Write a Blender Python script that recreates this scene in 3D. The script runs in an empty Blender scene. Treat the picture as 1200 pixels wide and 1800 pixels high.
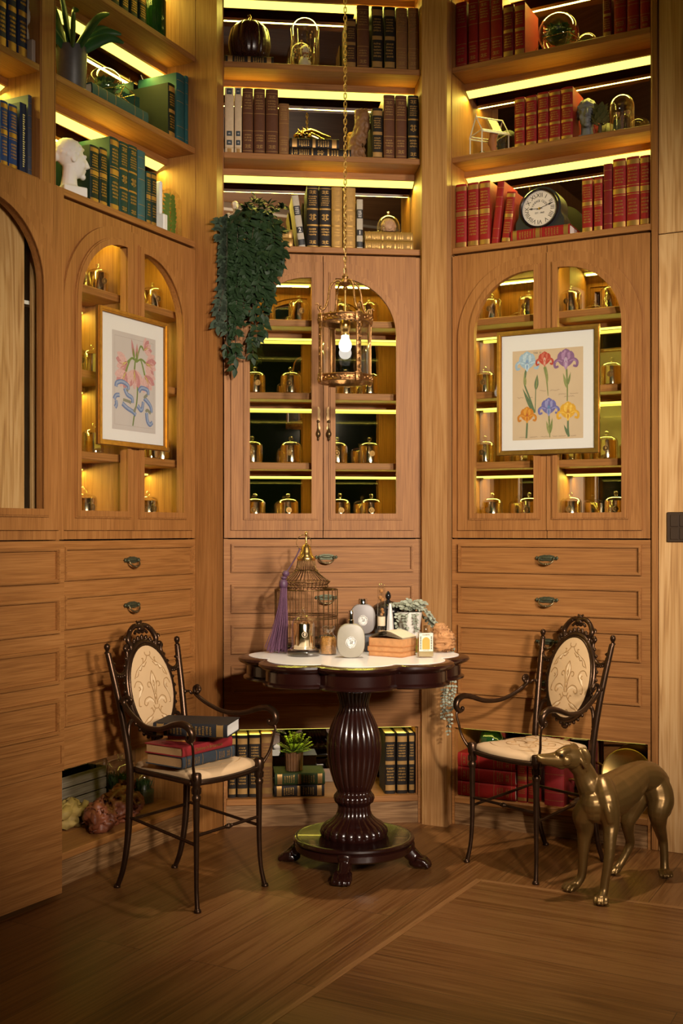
import bpy, math, random
from math import sin, cos, pi, radians, sqrt, hypot
from mathutils import Vector, Matrix, noise
random.seed(7)
SC = bpy.context.scene
COL = SC.collection
FPX, YH, CZ = 2000.0, 932.5, 1.2      # focal length in pixels, horizon row, camera height

def P(px, py, Y):
    return Vector(((px-600)*Y/FPX, Y, CZ-(py-YH)*Y/FPX))
def floor_at(px, py):
    Y = CZ*FPX/(py-YH); return Vector(((px-600)*Y/FPX, Y, 0))
def Tm(x, y, z, rz=0):
    return Matrix.Translation((x, y, z)) @ Matrix.Rotation(rz, 4, 'Z')

class Bay:
    """a vertical front plane: u runs left to right along it, d goes into the wall"""
    def __init__(s, A, B):
        s.A = Vector(A); s.B = Vector(B); s.W = (s.B-s.A).length
        s.U = (s.B-s.A)/s.W; s.N = Vector((-s.U.y, s.U.x))
        s.ang = math.atan2(s.U.y, s.U.x)
    def M(s, u=0, d=0, z=0, rz=0):
        p = s.A+s.U*u+s.N*d
        return Tm(p.x, p.y, z, s.ang+rz)
    def u(s, px, d=0):
        k = (px-600)/FPX; o = s.A+s.N*d
        return (k*o.y-o.x)/(s.U.x-k*s.U.y)
    def Y(s, px, d=0):
        return (s.A+s.N*d+s.U*s.u(px, d)).y
    def z(s, px, py, d=0):
        return CZ-(py-YH)*s.Y(px, d)/FPX

def frames(pts, closed=False):
    n = len(pts); T = []
    for i in range(n):
        if closed: t = pts[(i+1) % n]-pts[i-1]
        else: t = pts[min(i+1, n-1)]-pts[max(i-1, 0)]
        T.append(t.normalized() if t.length > 1e-9 else Vector((0, 0, 1)))
    a = Vector((0, 0, 1)) if abs(T[0].z) < .9 else Vector((1, 0, 0))
    u = (a-T[0]*a.dot(T[0])).normalized(); R = []
    for t in T:
        u = u-t*u.dot(t)
        if u.length < 1e-6: u = t.orthogonal()
        u.normalize(); R.append((u.copy(), t.cross(u)))
    return R

class MB:
    def __init__(s): s.v = []; s.f = []; s.m = []
    def add(s, vs, fs, mi=0, M=None):
        b = len(s.v)
        for p in vs:
            p = Vector(p)
            s.v.append(M @ p if M else p)
        for q in fs: s.f.append([b+i for i in q]); s.m.append(mi)
        return s
    def box(s, x0, x1, y0, y1, z0, z1, mi=0, M=None, ch=0):
        if ch:
            c = min(ch, (x1-x0)*.45, (y1-y0)*.45, (z1-z0)*.45); V = []; F = []
            X = (x0, x1); Y = (y0, y1); Z = (z0, z1); idx = {}
            for i in (0, 1):
                for j in (0, 1):
                    for k in (0, 1):
                        sx, sy, sz = (1 if i == 0 else -1), (1 if j == 0 else -1), (1 if k == 0 else -1)
                        idx[i, j, k, 0] = len(V); V.append((X[i], Y[j]+sy*c, Z[k]+sz*c))
                        idx[i, j, k, 1] = len(V); V.append((X[i]+sx*c, Y[j], Z[k]+sz*c))
                        idx[i, j, k, 2] = len(V); V.append((X[i]+sx*c, Y[j]+sy*c, Z[k]))
            g = lambda i, j, k, a: idx[i, j, k, a]
            F += [(g(0,0,0,0), g(0,0,1,0), g(0,1,1,0), g(0,1,0,0)), (g(1,0,0,0), g(1,1,0,0), g(1,1,1,0), g(1,0,1,0))]
            F += [(g(0,0,0,1), g(1,0,0,1), g(1,0,1,1), g(0,0,1,1)), (g(0,1,0,1), g(0,1,1,1), g(1,1,1,1), g(1,1,0,1))]
            F += [(g(0,0,0,2), g(0,1,0,2), g(1,1,0,2), g(1,0,0,2)), (g(0,0,1,2), g(1,0,1,2), g(1,1,1,2), g(0,1,1,2))]
            for k in (0, 1):
                for i in (0, 1):
                    for_j = (g(i,0,k,0), g(i,1,k,0), g(i,1,k,2), g(i,0,k,2)); F.append(for_j if (i+k) % 2 == 0 else for_j[::-1])
                for j in (0, 1):
                    q = (g(0,j,k,1), g(1,j,k,1), g(1,j,k,2), g(0,j,k,2)); F.append(q if (j+k) % 2 else q[::-1])
            for i in (0, 1):
                for j in (0, 1):
                    q = (g(i,j,0,0), g(i,j,1,0), g(i,j,1,1), g(i,j,0,1)); F.append(q if (i+j) % 2 else q[::-1])
                    for k in (0, 1):
                        t = (g(i,j,k,0), g(i,j,k,1), g(i,j,k,2)); F.append(t if (i+j+k) % 2 == 0 else t[::-1])
            return s.add(V, F, mi, M)
        V = [(x, y, z) for x in (x0, x1) for y in (y0, y1) for z in (z0, z1)]
        return s.add(V, [(0,1,3,2), (4,6,7,5), (0,4,5,1), (2,3,7,6), (0,2,6,4), (1,5,7,3)], mi, M)
    def lathe(s, prof, n=24, mi=0, M=None, mod=None, caps=True, sx=1, sy=1):
        V = []; F = []
        for r, z in prof:
            for k in range(n):
                a = 2*pi*k/n; rr = r*(mod(a, z) if mod else 1)
                V.append((rr*cos(a)*sx, rr*sin(a)*sy, z))
        for i in range(len(prof)-1):
            for k in range(n):
                a = i*n+k; b = i*n+(k+1) % n
                F.append((a, b, b+n, a+n))
        if caps:
            if prof[0][0] > 1e-5: F.append(tuple(range(n))[::-1])
            if prof[-1][0] > 1e-5: F.append(tuple((len(prof)-1)*n+k for k in range(n)))
        return s.add(V, F, mi, M)
    def tube(s, pts, r, n=8, closed=False, mi=0, M=None, flat=1.0, caps=True):
        pts = [Vector(p) for p in pts]; fr = frames(pts, closed); V = []; F = []; m = len(pts)
        for i, p in enumerate(pts):
            rr = r[i] if isinstance(r, (list, tuple)) else r
            u, w = fr[i]
            for k in range(n):
                a = 2*pi*k/n; V.append(p+u*(rr*cos(a))+w*(rr*flat*sin(a)))
        for i in range(m if closed else m-1):
            for k in range(n):
                a = i*n+k; b = i*n+(k+1) % n; c = ((i+1) % m)*n+(k+1) % n; d = ((i+1) % m)*n+k
                F.append((a, b, c, d))
        if caps and not closed:
            F.append(tuple(range(n))[::-1]); F.append(tuple((m-1)*n+k for k in range(n)))
        return s.add(V, F, mi, M)
    def ball(s, c, r, mi=0, M=None, nu=12, nv=8):
        rx, ry, rz = r if isinstance(r, (tuple, list)) else (r, r, r)
        V = []; F = []; c = Vector(c)
        for j in range(nv+1):
            t = pi*j/nv
            for k in range(nu):
                a = 2*pi*k/nu
                V.append(c+Vector((rx*sin(t)*cos(a), ry*sin(t)*sin(a), -rz*cos(t))))
        for j in range(nv):
            for k in range(nu):
                a = j*nu+k; b = j*nu+(k+1) % nu
                F.append((a, b, b+nu, a+nu))
        return s.add(V, F, mi, M)
    def ring(s, outer, inner, y0, y1, mi=0, M=None):
        """closed frame between two matched paths of (x,z), from depth y0 (front) to y1 (back)"""
        n = len(outer); V = []
        for y in (y0, y1):
            V += [(x, y, z) for x, z in outer]; V += [(x, y, z) for x, z in inner]
        F = []
        for i in range(n):
            j = (i+1) % n
            F.append((i, j, n+j, n+i)); F.append((2*n+j, 2*n+i, 3*n+i, 3*n+j))
            F.append((j, i, 2*n+i, 2*n+j)); F.append((n+i, n+j, 3*n+j, 3*n+i))
        return s.add(V, F, mi, M)
    def slab(s, poly, y0, y1, mi=0, M=None, plane='xz'):
        """prism of a 2-D outline; plane xz extrudes along y, plane xy along z"""
        n = len(poly)
        if plane == 'xz': V = [(x, y0, z) for x, z in poly]+[(x, y1, z) for x, z in poly]
        else: V = [(x, y, y0) for x, y in poly]+[(x, y, y1) for x, y in poly]
        F = [tuple(range(n)), tuple(range(n, 2*n))[::-1]]
        for i in range(n):
            j = (i+1) % n; F.append((j, i, n+i, n+j))
        return s.add(V, F, mi, M)
    def leafs(s, c, d, n, L, W, mi=0, fold=.25, curl=.2):
        """one leaf blade: base c, direction d, face normal n"""
        d = d.normalized(); n = (n-d*n.dot(d)).normalized(); w = d.cross(n)
        V = []; prof = [(0, .06), (.18, .62), (.42, 1), (.7, .72), (1, .02)]
        for t, q in prof:
            cc = c+d*(L*t)-n*(curl*L*t*t)
            V += [cc-w*(W*q*.5)+n*(fold*W*q*.5), cc, cc+w*(W*q*.5)+n*(fold*W*q*.5)]
        F = []
        for i in range(len(prof)-1):
            a = i*3; F += [(a, a+1, a+4, a+3), (a+1, a+2, a+5, a+4)]
        return s.add(V, F, mi)
    def build(s, name, mats, parent=None, M=None, smooth=40):
        me = bpy.data.meshes.new(name); me.from_pydata([tuple(p) for p in s.v], [], s.f)
        if not isinstance(mats, (list, tuple)): mats = [mats]
        for m in mats: me.materials.append(m)
        if len(mats) > 1: me.polygons.foreach_set('material_index', s.m)
        fix_normals(me)
        if smooth:
            me.polygons.foreach_set('use_smooth', [True]*len(me.polygons))
            if smooth < 180: me.set_sharp_from_angle(angle=radians(smooth))
        me.update()
        o = bpy.data.objects.new(name, me); COL.objects.link(o)
        if M is not None: o.matrix_world = M
        if parent is not None: o.parent = parent
        return o

import bmesh
def fix_normals(me):
    bm = bmesh.new(); bm.from_mesh(me)
    bmesh.ops.recalc_face_normals(bm, faces=bm.faces)
    bm.to_mesh(me); bm.free()

def thing(name, label, cat, M=None, group=None):
    o = bpy.data.objects.new(name, None); COL.objects.link(o)
    o.empty_display_size = .05
    if M is not None: o.matrix_world = M
    return tag(o, label, cat, group)
def tag(o, label, cat, group=None, kind=None):
    o['label'] = label; o['category'] = cat
    if group: o['group'] = group
    if kind: o['kind'] = kind
    return o
def struct(o): o['kind'] = 'structure'; return o
def copy_tree(o, parent=None):
    c = o.copy(); COL.objects.link(c)
    if parent is not None:
        c.parent = parent; c.matrix_parent_inverse = o.matrix_parent_inverse
    for ch in list(o.children): copy_tree(ch, c)
    return c
def remesh(o, voxel, smooth=4, sub=False):
    """bake overlapping shapes into one continuous skin"""
    m = o.modifiers.new('r', 'REMESH'); m.mode = 'VOXEL'; m.voxel_size = voxel; m.use_smooth_shade = True
    if smooth:
        m = o.modifiers.new('s', 'SMOOTH'); m.factor = .5; m.iterations = smooth
    dg = bpy.context.evaluated_depsgraph_get(); dg.update()
    me = bpy.data.meshes.new_from_object(o.evaluated_get(dg))
    mats = [x for x in o.data.materials]
    o.modifiers.clear(); old = o.data; o.data = me
    if not me.materials:
        for x in mats: me.materials.append(x)
    me.polygons.foreach_set('use_smooth', [True]*len(me.polygons))
    bpy.data.meshes.remove(old); return o
def rough_up(o, amp, sc, seed=0, ridge=False):
    me = o.data
    for v in me.vertices:
        p = v.co*sc+Vector((seed, seed*1.7, 0))
        k = noise.fractal(p, 1.0, 2.0, 4)
        if ridge: k = .5-abs(k)*1.6
        v.co += v.normal*(amp*k)
    me.update(); return o
def text_obj(name, s, size, mat, parent, M, align='CENTER', ext=.0002):
    cu = bpy.data.curves.new(name, 'FONT'); cu.body = s; cu.size = size; cu.extrude = ext
    cu.align_x = align; cu.align_y = 'CENTER'
    t = bpy.data.objects.new(name, cu); COL.objects.link(t)
    dg = bpy.context.evaluated_depsgraph_get(); dg.update()
    me = bpy.data.meshes.new_from_object(t.evaluated_get(dg)); bpy.data.objects.remove(t)
    me.materials.clear(); me.materials.append(mat)
    o = bpy.data.objects.new(name, me); COL.objects.link(o)
    o.matrix_world = M
    if parent is not None: o.parent = parent
    return o
UP = Matrix.Rotation(pi/2, 4, 'X')     # stands text lying in xy upright, facing -y
def bez(p, n=8):
    """smooth Catmull-Rom path through points"""
    p = [Vector(q) for q in p]; out = []
    for i in range(len(p)-1):
        a = p[max(i-1, 0)]; b = p[i]; c = p[i+1]; d = p[min(i+2, len(p)-1)]
        for k in range(n):
            t = k/n
            out.append(.5*((2*b)+(c-a)*t+(2*a-5*b+4*c-d)*t*t+(3*b-a-3*c+d)*t**3))
    out.append(p[-1]); return out
def lerp_list(v, m):
    """resample a list of radii to m values"""
    n = len(v); out = []
    for i in range(m):
        t = i*(n-1)/(m-1); k = min(int(t), n-2); out.append(v[k]+(v[k+1]-v[k])*(t-k))
    return out
# ---------------------------------------------------------------- materials
def _new(name):
    m = bpy.data.materials.new(name); m.use_nodes = True
    nt = m.node_tree; return m, nt, nt.nodes['Principled BSDF']
def mat(name, col, rough=.5, metal=0, coat=0, trans=0, emit=None, es=0, var=0, vs=30, bump=0, bs=80, spec=.5, sheen=0, sss=0):
    m, nt, b = _new(name)
    b.inputs['Base Color'].default_value = (*col, 1); b.inputs['Roughness'].default_value = rough
    b.inputs['Metallic'].default_value = metal; b.inputs['Coat Weight'].default_value = coat
    b.inputs['Transmission Weight'].default_value = trans; b.inputs['Specular IOR Level'].default_value = spec
    if sss: b.inputs['Subsurface Weight'].default_value = sss; b.inputs['Subsurface Radius'].default_value = (.02, .015, .01)
    if emit: b.inputs['Emission Color'].default_value = (*emit, 1); b.inputs['Emission Strength'].default_value = es
    if var or bump:
        tc = nt.nodes.new('ShaderNodeTexCoord'); nz = nt.nodes.new('ShaderNodeTexNoise')
        nz.inputs['Scale'].default_value = vs; nz.inputs['Detail'].default_value = 5
        nt.links.new(tc.outputs['Object'], nz.inputs['Vector'])
        if var:
            hs = nt.nodes.new('ShaderNodeMix'); hs.data_type = 'RGBA'
            hs.inputs['A'].default_value = (*[c*(1-var) for c in col], 1); hs.inputs['B'].default_value = (*[min(1, c*(1+var)) for c in col], 1)
            nt.links.new(nz.outputs['Fac'], hs.inputs['Factor']); nt.links.new(hs.outputs['Result'], b.inputs['Base Color'])
        if bump:
            n2 = nt.nodes.new('ShaderNodeTexNoise'); n2.inputs['Scale'].default_value = bs; n2.inputs['Detail'].default_value = 4
            nt.links.new(tc.outputs['Object'], n2.inputs['Vector'])
            bp = nt.nodes.new('ShaderNodeBump'); bp.inputs['Strength'].default_value = bump; bp.inputs['Distance'].default_value = .003
            nt.links.new(n2.outputs['Fac'], bp.inputs['Height']); nt.links.new(bp.outputs['Normal'], b.inputs['Normal'])
    return m
def wood(name, c0, c1, c2, axis='z', sc=1.0, rough=.58, cath=.5, bump=.15, coat=0, plank=None):
    """oak-like grain running along an axis; plank=(width,length,angle) lays boards on a floor"""
    m, nt, b = _new(name); N = nt.nodes; Lk = nt.links
    tc = N.new('ShaderNodeTexCoord'); oi = N.new('ShaderNodeObjectInfo')
    ad = N.new('ShaderNodeVectorMath'); ad.operation = 'ADD'
    mul = N.new('ShaderNodeVectorMath'); mul.operation = 'SCALE'; mul.inputs[0].default_value = (3.1, 5.3, 2.2)
    Lk.new(oi.outputs['Random'], mul.inputs['Scale']); Lk.new(tc.outputs['Object'], ad.inputs[0]); Lk.new(mul.outputs[0], ad.inputs[1])
    vec = ad.outputs[0]; tone = None
    if plank:
        w, l, ang = plank
        mp0 = N.new('ShaderNodeMapping'); mp0.inputs['Rotation'].default_value = (0, 0, -ang)
        Lk.new(tc.outputs['Object'], mp0.inputs['Vector'])
        br = N.new('ShaderNodeTexBrick'); br.offset = .37; br.offset_frequency = 2
        br.inputs['Scale'].default_value = 1; br.inputs['Brick Width'].default_value = l; br.inputs['Row Height'].default_value = w
        br.inputs['Mortar Size'].default_value = .0012; br.inputs['Mortar Smooth'].default_value = .3
        br.inputs['Color1'].default_value = (0, 0, 0, 1); br.inputs['Color2'].default_value = (1, 1, 1, 1); br.inputs['Mortar'].default_value = (.5, .5, .5, 1)
        Lk.new(mp0.outputs[0], br.inputs['Vector'])
        sh = N.new('ShaderNodeVectorMath'); sh.operation = 'MULTIPLY_ADD'
        Lk.new(br.outputs['Color'], sh.inputs[0]); sh.inputs[1].default_value = (7, 3, 5); Lk.new(mp0.outputs[0], sh.inputs[2])
        vec = sh.outputs[0]; tone = br
    mp = N.new('ShaderNodeMapping'); s = {'x': (1.3, 22, 22), 'y': (22, 1.3, 22), 'z': (22, 22, 1.3)}[axis]
    mp.inputs['Scale'].default_value = tuple(q*sc for q in s); Lk.new(vec, mp.inputs['Vector'])
    n1 = N.new('ShaderNodeTexNoise'); n1.inputs['Scale'].default_value = 1; n1.inputs['Detail'].default_value = 3; n1.inputs['Distortion'].default_value = .6
    Lk.new(mp.outputs[0], n1.inputs['Vector'])
    # growth rings: a sine of the smooth field gives cathedral figures
    mm = N.new('ShaderNodeMath'); mm.operation = 'MULTIPLY'; mm.inputs[1].default_value = 46
    Lk.new(n1.outputs['Fac'], mm.inputs[0])
    sn = N.new('ShaderNodeMath'); sn.operation = 'SINE'; Lk.new(mm.outputs[0], sn.inputs[0])
    mp2 = N.new('ShaderNodeMapping'); s2 = {'x': (6, 260, 260), 'y': (260, 6, 260), 'z': (260, 260, 6)}[axis]
    mp2.inputs['Scale'].default_value = tuple(q*sc for q in s2); Lk.new(vec, mp2.inputs['Vector'])
    n2 = N.new('ShaderNodeTexNoise'); n2.inputs['Scale'].default_value = 1; n2.inputs['Detail'].default_value = 4
    Lk.new(mp2.outputs[0], n2.inputs['Vector'])
    a = N.new('ShaderNodeMath'); a.operation = 'MULTIPLY_ADD'; a.inputs[1].default_value = .11*cath; Lk.new(sn.outputs[0], a.inputs[0]); Lk.new(n2.outputs['Fac'], a.inputs[2])
    a2 = N.new('ShaderNodeMath'); a2.operation = 'MULTIPLY_ADD'; a2.inputs[1].default_value = .5; Lk.new(n1.outputs['Fac'], a2.inputs[0]); Lk.new(a.outputs[0], a2.inputs[2])
    if tone:
        t1 = N.new('ShaderNodeMath'); t1.operation = 'MULTIPLY_ADD'; t1.inputs[1].default_value = .22
        Lk.new(tone.outputs['Color'], t1.inputs[0]); Lk.new(a2.outputs[0], t1.inputs[2]); a2 = t1
    cr = N.new('ShaderNodeValToRGB'); e = cr.color_ramp.elements
    e[0].position = .42; e[0].color = (*c0, 1); e[1].position = 1.02 if not tone else 1.1; e[1].color = (*c2, 1)
    k = e.new(.72); k.color = (*c1, 1)
    Lk.new(a2.outputs[0], cr.inputs['Fac'])
    out = cr.outputs['Color']
    if tone:
        mx = N.new('ShaderNodeMix'); mx.data_type = 'RGBA'; Lk.new(tone.outputs['Fac'], mx.inputs['Factor'])
        Lk.new(out, mx.inputs['A']); mx.inputs['B'].default_value = (*[q*.45 for q in c0], 1); out = mx.outputs['Result']
    Lk.new(out, b.inputs['Base Color'])
    b.inputs['Specular IOR Level'].default_value = .35; b.inputs['Roughness'].default_value = rough; b.inputs['Coat Weight'].default_value = coat; b.inputs['Coat Roughness'].default_value = .25
    bp = N.new('ShaderNodeBump'); bp.inputs['Strength'].default_value = bump; bp.inputs['Distance'].default_value = .002
    Lk.new(a.outputs[0], bp.inputs['Height']); Lk.new(bp.outputs['Normal'], b.inputs['Normal'])
    return m
def thin_glass(name, tint=(.97, .97, .95), rough=.0, ior=1.5, boost=1.0):
    m = bpy.data.materials.new(name); m.use_nodes = True; nt = m.node_tree; nt.nodes.remove(nt.nodes['Principled BSDF'])
    tr = nt.nodes.new('ShaderNodeBsdfTransparent'); tr.inputs[0].default_value = (*tint, 1)
    gl = nt.nodes.new('ShaderNodeBsdfGlossy'); gl.inputs['Roughness'].default_value = rough; gl.inputs['Color'].default_value = (1, 1, 1, 1)
    lw = nt.nodes.new('ShaderNodeLayerWeight'); lw.inputs['Blend'].default_value = .5
    pw = nt.nodes.new('ShaderNodeMath'); pw.operation = 'POWER'; pw.inputs[1].default_value = 5; nt.links.new(lw.outputs['Facing'], pw.inputs[0])
    fr = nt.nodes.new('ShaderNodeMath'); fr.operation = 'MULTIPLY_ADD'; fr.inputs[1].default_value = 1-((ior-1)/(ior+1))**2; fr.inputs[2].default_value = ((ior-1)/(ior+1))**2; nt.links.new(pw.outputs[0], fr.inputs[0])
    ml = nt.nodes.new('ShaderNodeMath'); ml.operation = 'MULTIPLY'; ml.inputs[1].default_value = boost; ml.use_clamp = True
    mx = nt.nodes.new('ShaderNodeMixShader'); out = nt.nodes['Material Output']
    nt.links.new(fr.outputs[0], ml.inputs[0]); nt.links.new(ml.outputs[0], mx.inputs[0]); nt.links.new(tr.outputs[0], mx.inputs[1]); nt.links.new(gl.outputs[0], mx.inputs[2])
    nt.links.new(mx.outputs[0], out.inputs[0]); return m
def emitter(name, col, st):
    m = bpy.data.materials.new(name); m.use_nodes = True; nt = m.node_tree; nt.nodes.remove(nt.nodes['Principled BSDF'])
    e = nt.nodes.new('ShaderNodeEmission'); e.inputs[0].default_value = (*col, 1); e.inputs[1].default_value = st
    nt.links.new(e.outputs[0], nt.nodes['Material Output'].inputs[0]); return m

OK0, OK1, OK2 = (.19, .072, .016), (.285, .116, .028), (.36, .158, .044)
M_oakz = wood('oak_vertical', OK0, OK1, OK2, 'z')
M_oakx = wood('oak_horizontal', OK0, OK1, OK2, 'x')
M_oakp = wood('oak_panel_light', (.25, .11, .032), (.37, .182, .062), (.45, .245, .095), 'z', .8, cath=.7)
M_oakw = wood('oak_wall_panel', (.36, .18, .062), (.52, .29, .11), (.62, .38, .17), 'z', .6, cath=1.6)
M_oakd = wood('oak_plinth', (.10, .045, .014), (.20, .10, .036), (.30, .165, .07), 'x', 1.4, cath=1.2)
M_floor = wood('floor_planks', (.06, .019, .0035), (.115, .042, .0095), (.18, .078, .023), 'x', .55, .36, .5, .12, plank=(.17, 1.6, radians(62)))
M_floor2 = wood('floor_planks_square', (.06, .019, .0035), (.115, .042, .0095), (.18, .078, .023), 'x', .55, .36, .5, .12, plank=(.17, 1.6, radians(-28)))
M_inlay = wood('floor_inlay', (.15, .062, .018), (.225, .10, .031), (.28, .135, .048), 'x', 1.2, .4)
M_mirror = mat('mirror', (.62, .57, .50), .015, 1)
M_glass = thin_glass('pane_glass', (.96, .965, .94), 0, 1.45, .45)
M_dome = thin_glass('dome_glass', (.96, .96, .94), .01, 1.5, 2.4)
M_led = emitter('led_strip', (1, .88, .145), 2.3)
M_ledthin = emitter('led_strip_display', (1, .88, .145), 2.3)
M_gilt = mat('gilt_lettering', (.40, .225, .055), .42, .7)
M_giltb = mat('gilt_bright', (.85, .58, .18), .3, .9)
M_page = mat('page_edges', (.62, .50, .34), .8, var=.2, vs=400)
M_paget = mat('page_edges_tan', (.34, .19, .075), .8, var=.2, vs=300)
M_pagew = mat('page_edges_white', (.75, .72, .66), .8, var=.1, vs=400)
M_goldcup = mat('gold_cup', (.96, .82, .60), .11, 1)
M_brass = mat('antique_brass', (.42, .25, .09), .3, 1, var=.35, vs=60)
M_brassb = mat('bright_brass', (.62, .40, .13), .28, 1)
M_copper = mat('lantern_copper', (.30, .155, .06), .38, 1, var=.5, vs=150, bump=.4, bs=260)
M_bronze = mat('dog_bronze', (.165, .092, .026), .33, .62, var=.25, vs=14, bump=.05)
M_bronzed = mat('chair_bronze', (.060, .031, .016), .3, .8, var=.35, vs=40, bump=.08)
M_verd = mat('verdigris_brass', (.075, .080, .045), .5, .6, var=.6, vs=120)
M_cage = mat('cage_brass', (.14, .078, .030), .35, 1, var=.35, vs=60)
M_pull = mat('dark_brass', (.12, .075, .032), .35, .9, var=.3, vs=90)
M_hand = mat('handle_bail', (.22, .16, .08), .35, .9)
M_mahog = mat('mahogany', (.017, .0042, .003), .22, 0, coat=.35, var=.4, vs=12)
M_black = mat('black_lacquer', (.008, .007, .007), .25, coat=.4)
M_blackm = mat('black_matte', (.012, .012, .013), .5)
M_white = mat('white_plaster', (.72, .70, .66), .6, var=.06)
M_cream = mat('cream_plaster', (.62, .55, .42), .6, var=.12, vs=50)
M_chrome = mat('chrome', (.8, .8, .8), .08, 1)
M_switch = mat('switch_plate', (.045, .026, .014), .4)
# ---------------------------------------------------------------- the room
BL = Bay((-.955, 3.797), (-.584, 4.546))
BC = Bay((-.475, 4.59), (.325, 4.678))
BR = Bay((.452, 4.657), (1.161, 4.277))
BD = Bay((-1.311, 3.034), (-.907, 3.724))         # the proud concealed door at the left
H0, H1, H2, HT = 2.355, 2.728, 3.095, 3.462       # upper shelf tops
CEIL = 4.1
UL, UR = BL.U, BR.U
K = floor_at(840, 1548)                            # corner of the inlaid line
ka = (floor_at(470, 1800)-K).xy.normalized(); kb = (floor_at(1200, 1598)-K).xy.normalized()

m = MB(); m.add([(-9, -6, 0), (9, -6, 0), (9, 9, 0), (-9, 9, 0)], [(0, 1, 2, 3)])
struct(m.build('floor', M_floor, smooth=0))
# the square of boards inside the inlaid line lies a hair above the base floor
k2 = K.xy
pts = [k2, k2+ka*6, k2+ka*6+kb*6, k2+kb*6]
m = MB(); m.slab([(p.x, p.y) for p in pts], -.01, .0015, plane='xy')
struct(m.build('floor_square', M_floor2, smooth=0))
def strip(a, d, L, w, name):
    nn = Vector((-d.y, d.x)); q = [a-nn*w-d*w, a+d*L-nn*w, a+d*L+nn*w, a+nn*w-d*w]
    mm = MB(); L0 = math.atan2(d.y, d.x); R = Matrix.Rotation(-L0, 4, 'Z')
    mm.slab([((R @ Vector((p.x, p.y, 0))).x, (R @ Vector((p.x, p.y, 0))).y) for p in q], 0, .0025, plane='xy')
    struct(mm.build(name, M_inlay, M=Matrix.Rotation(L0, 4, 'Z'), smooth=0))
strip(k2, ka, 5, .011, 'trim_1'); strip(k2+kb*.023, kb, 5, .011, 'trim_2')

M_ceil = wood('ceiling_boards', (.10, .045, .014), (.19, .085, .028), (.26, .13, .05), 'x', .6, .5)
M_green = mat('green_wall_paint', (.03, .085, .062), .5, var=.3, vs=3)
M_brownw = wood('far_wall_boards', (.07, .03, .012), (.14, .065, .024), (.22, .11, .05), 'z', .6, .5)
m = MB(); m.box(-9, 9, -6, 9, CEIL, CEIL+.1); struct(m.build('ceiling', M_ceil, smooth=0))
M_beam = mat('pale_ceiling_strip', (.55, .47, .36), .6)
for i in range(5):
    m = MB(); m.box(-6, 6, -.04, .04, CEIL-.05, CEIL-.001)
    struct(m.build('trim_%d' % (10+i), M_beam, M=Tm(0, 2.6-1.5*i, 0, radians(-12)), smooth=0))

def wallseg(a, b, name, m_, z0=0, z1=CEIL, th=.08):
    """a wall from a to b, thickness behind it (to the left of the way a->b)"""
    w = Bay(a, b); mm = MB(); mm.box(0, w.W, 0, th, z0, z1)
    return struct(mm.build(name, m_, M=w.M(), smooth=0))
# backing behind the fitted cabinets keeps the corner closed
for nm, b in (('wall_left', BL), ('wall_corner', BC), ('wall_right', BR)):
    mm = MB(); e0, e1 = (-4.6, .12) if nm == 'wall_left' else ((-.1, 5.8) if nm == 'wall_right' else (-.24, .26))
    mm.box(e0, b.W+e1 if nm != 'wall_right' else e1, .36, .44, 0, CEIL)
    struct(mm.build(nm, M_oakz, M=b.M(), smooth=0))
# far walls of the room, seen only in the mirrors
cL = BL.A-UL*4.2; cR = BR.B+UR*4.6
wallseg(cR-UL*5.5, cR+UL*.6, 'wall_far_right', M_brownw)
wallseg(cL-UR*.6+UL*0, cL-UR*.6+UL*.01, 'wall_end', M_brownw)
wallseg(cL+UR*7.6, cL-UR*.6, 'wall_back', M_green)

# pilasters between the bays and the panel right of the right bay
def pilaster(name, pts, z1=CEIL):
    mm = MB(); mm.slab([(p[0], p[1]) for p in pts], 0, z1, plane='xy')
    return struct(mm.build(name, M_oakp if name == 'wall_pilaster_right' else M_oakz, smooth=0))
a, b = BL.B, BC.A
e = .003
pilaster('wall_pilaster_left', [(a.x+e, a.y), (-.493, 4.50), (b.x-e, b.y), tuple(b+BC.N*.34-BC.U*.004), tuple(a+BL.N*.34+BL.U*.06)][::-1])
a, b = BC.B, BR.A
pilaster('wall_pilaster_right', [(a.x+e, a.y-.03), (.4255, 4.60), (b.x-e, b.y), tuple(b+BR.N*.34-BR.U*.05), tuple(a+BC.N*.34+BC.U*.004)][::-1])
mm = MB(); w0 = BR.W+.004
u1 = BR.u(1157)
mm.box(w0, u1-.002, -.006, .3, 0, CEIL, ch=.003)
struct(mm.build('trim_3', M_oakz, M=BR.M(), smooth=30))
mm = MB(); zj = BR.z(1165, 411)
mm.box(u1, 4.2, 0, .3, 0, zj-.0015, ch=.002)
struct(mm.build('wall_panel_lower', M_oakw, M=BR.M(), smooth=30))
mm = MB(); mm.box(u1, 4.2, 0, .3, zj+.0015, CEIL, ch=.002)
struct(mm.build('wall_panel_upper', M_oakw, M=BR.M(), smooth=30))

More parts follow.
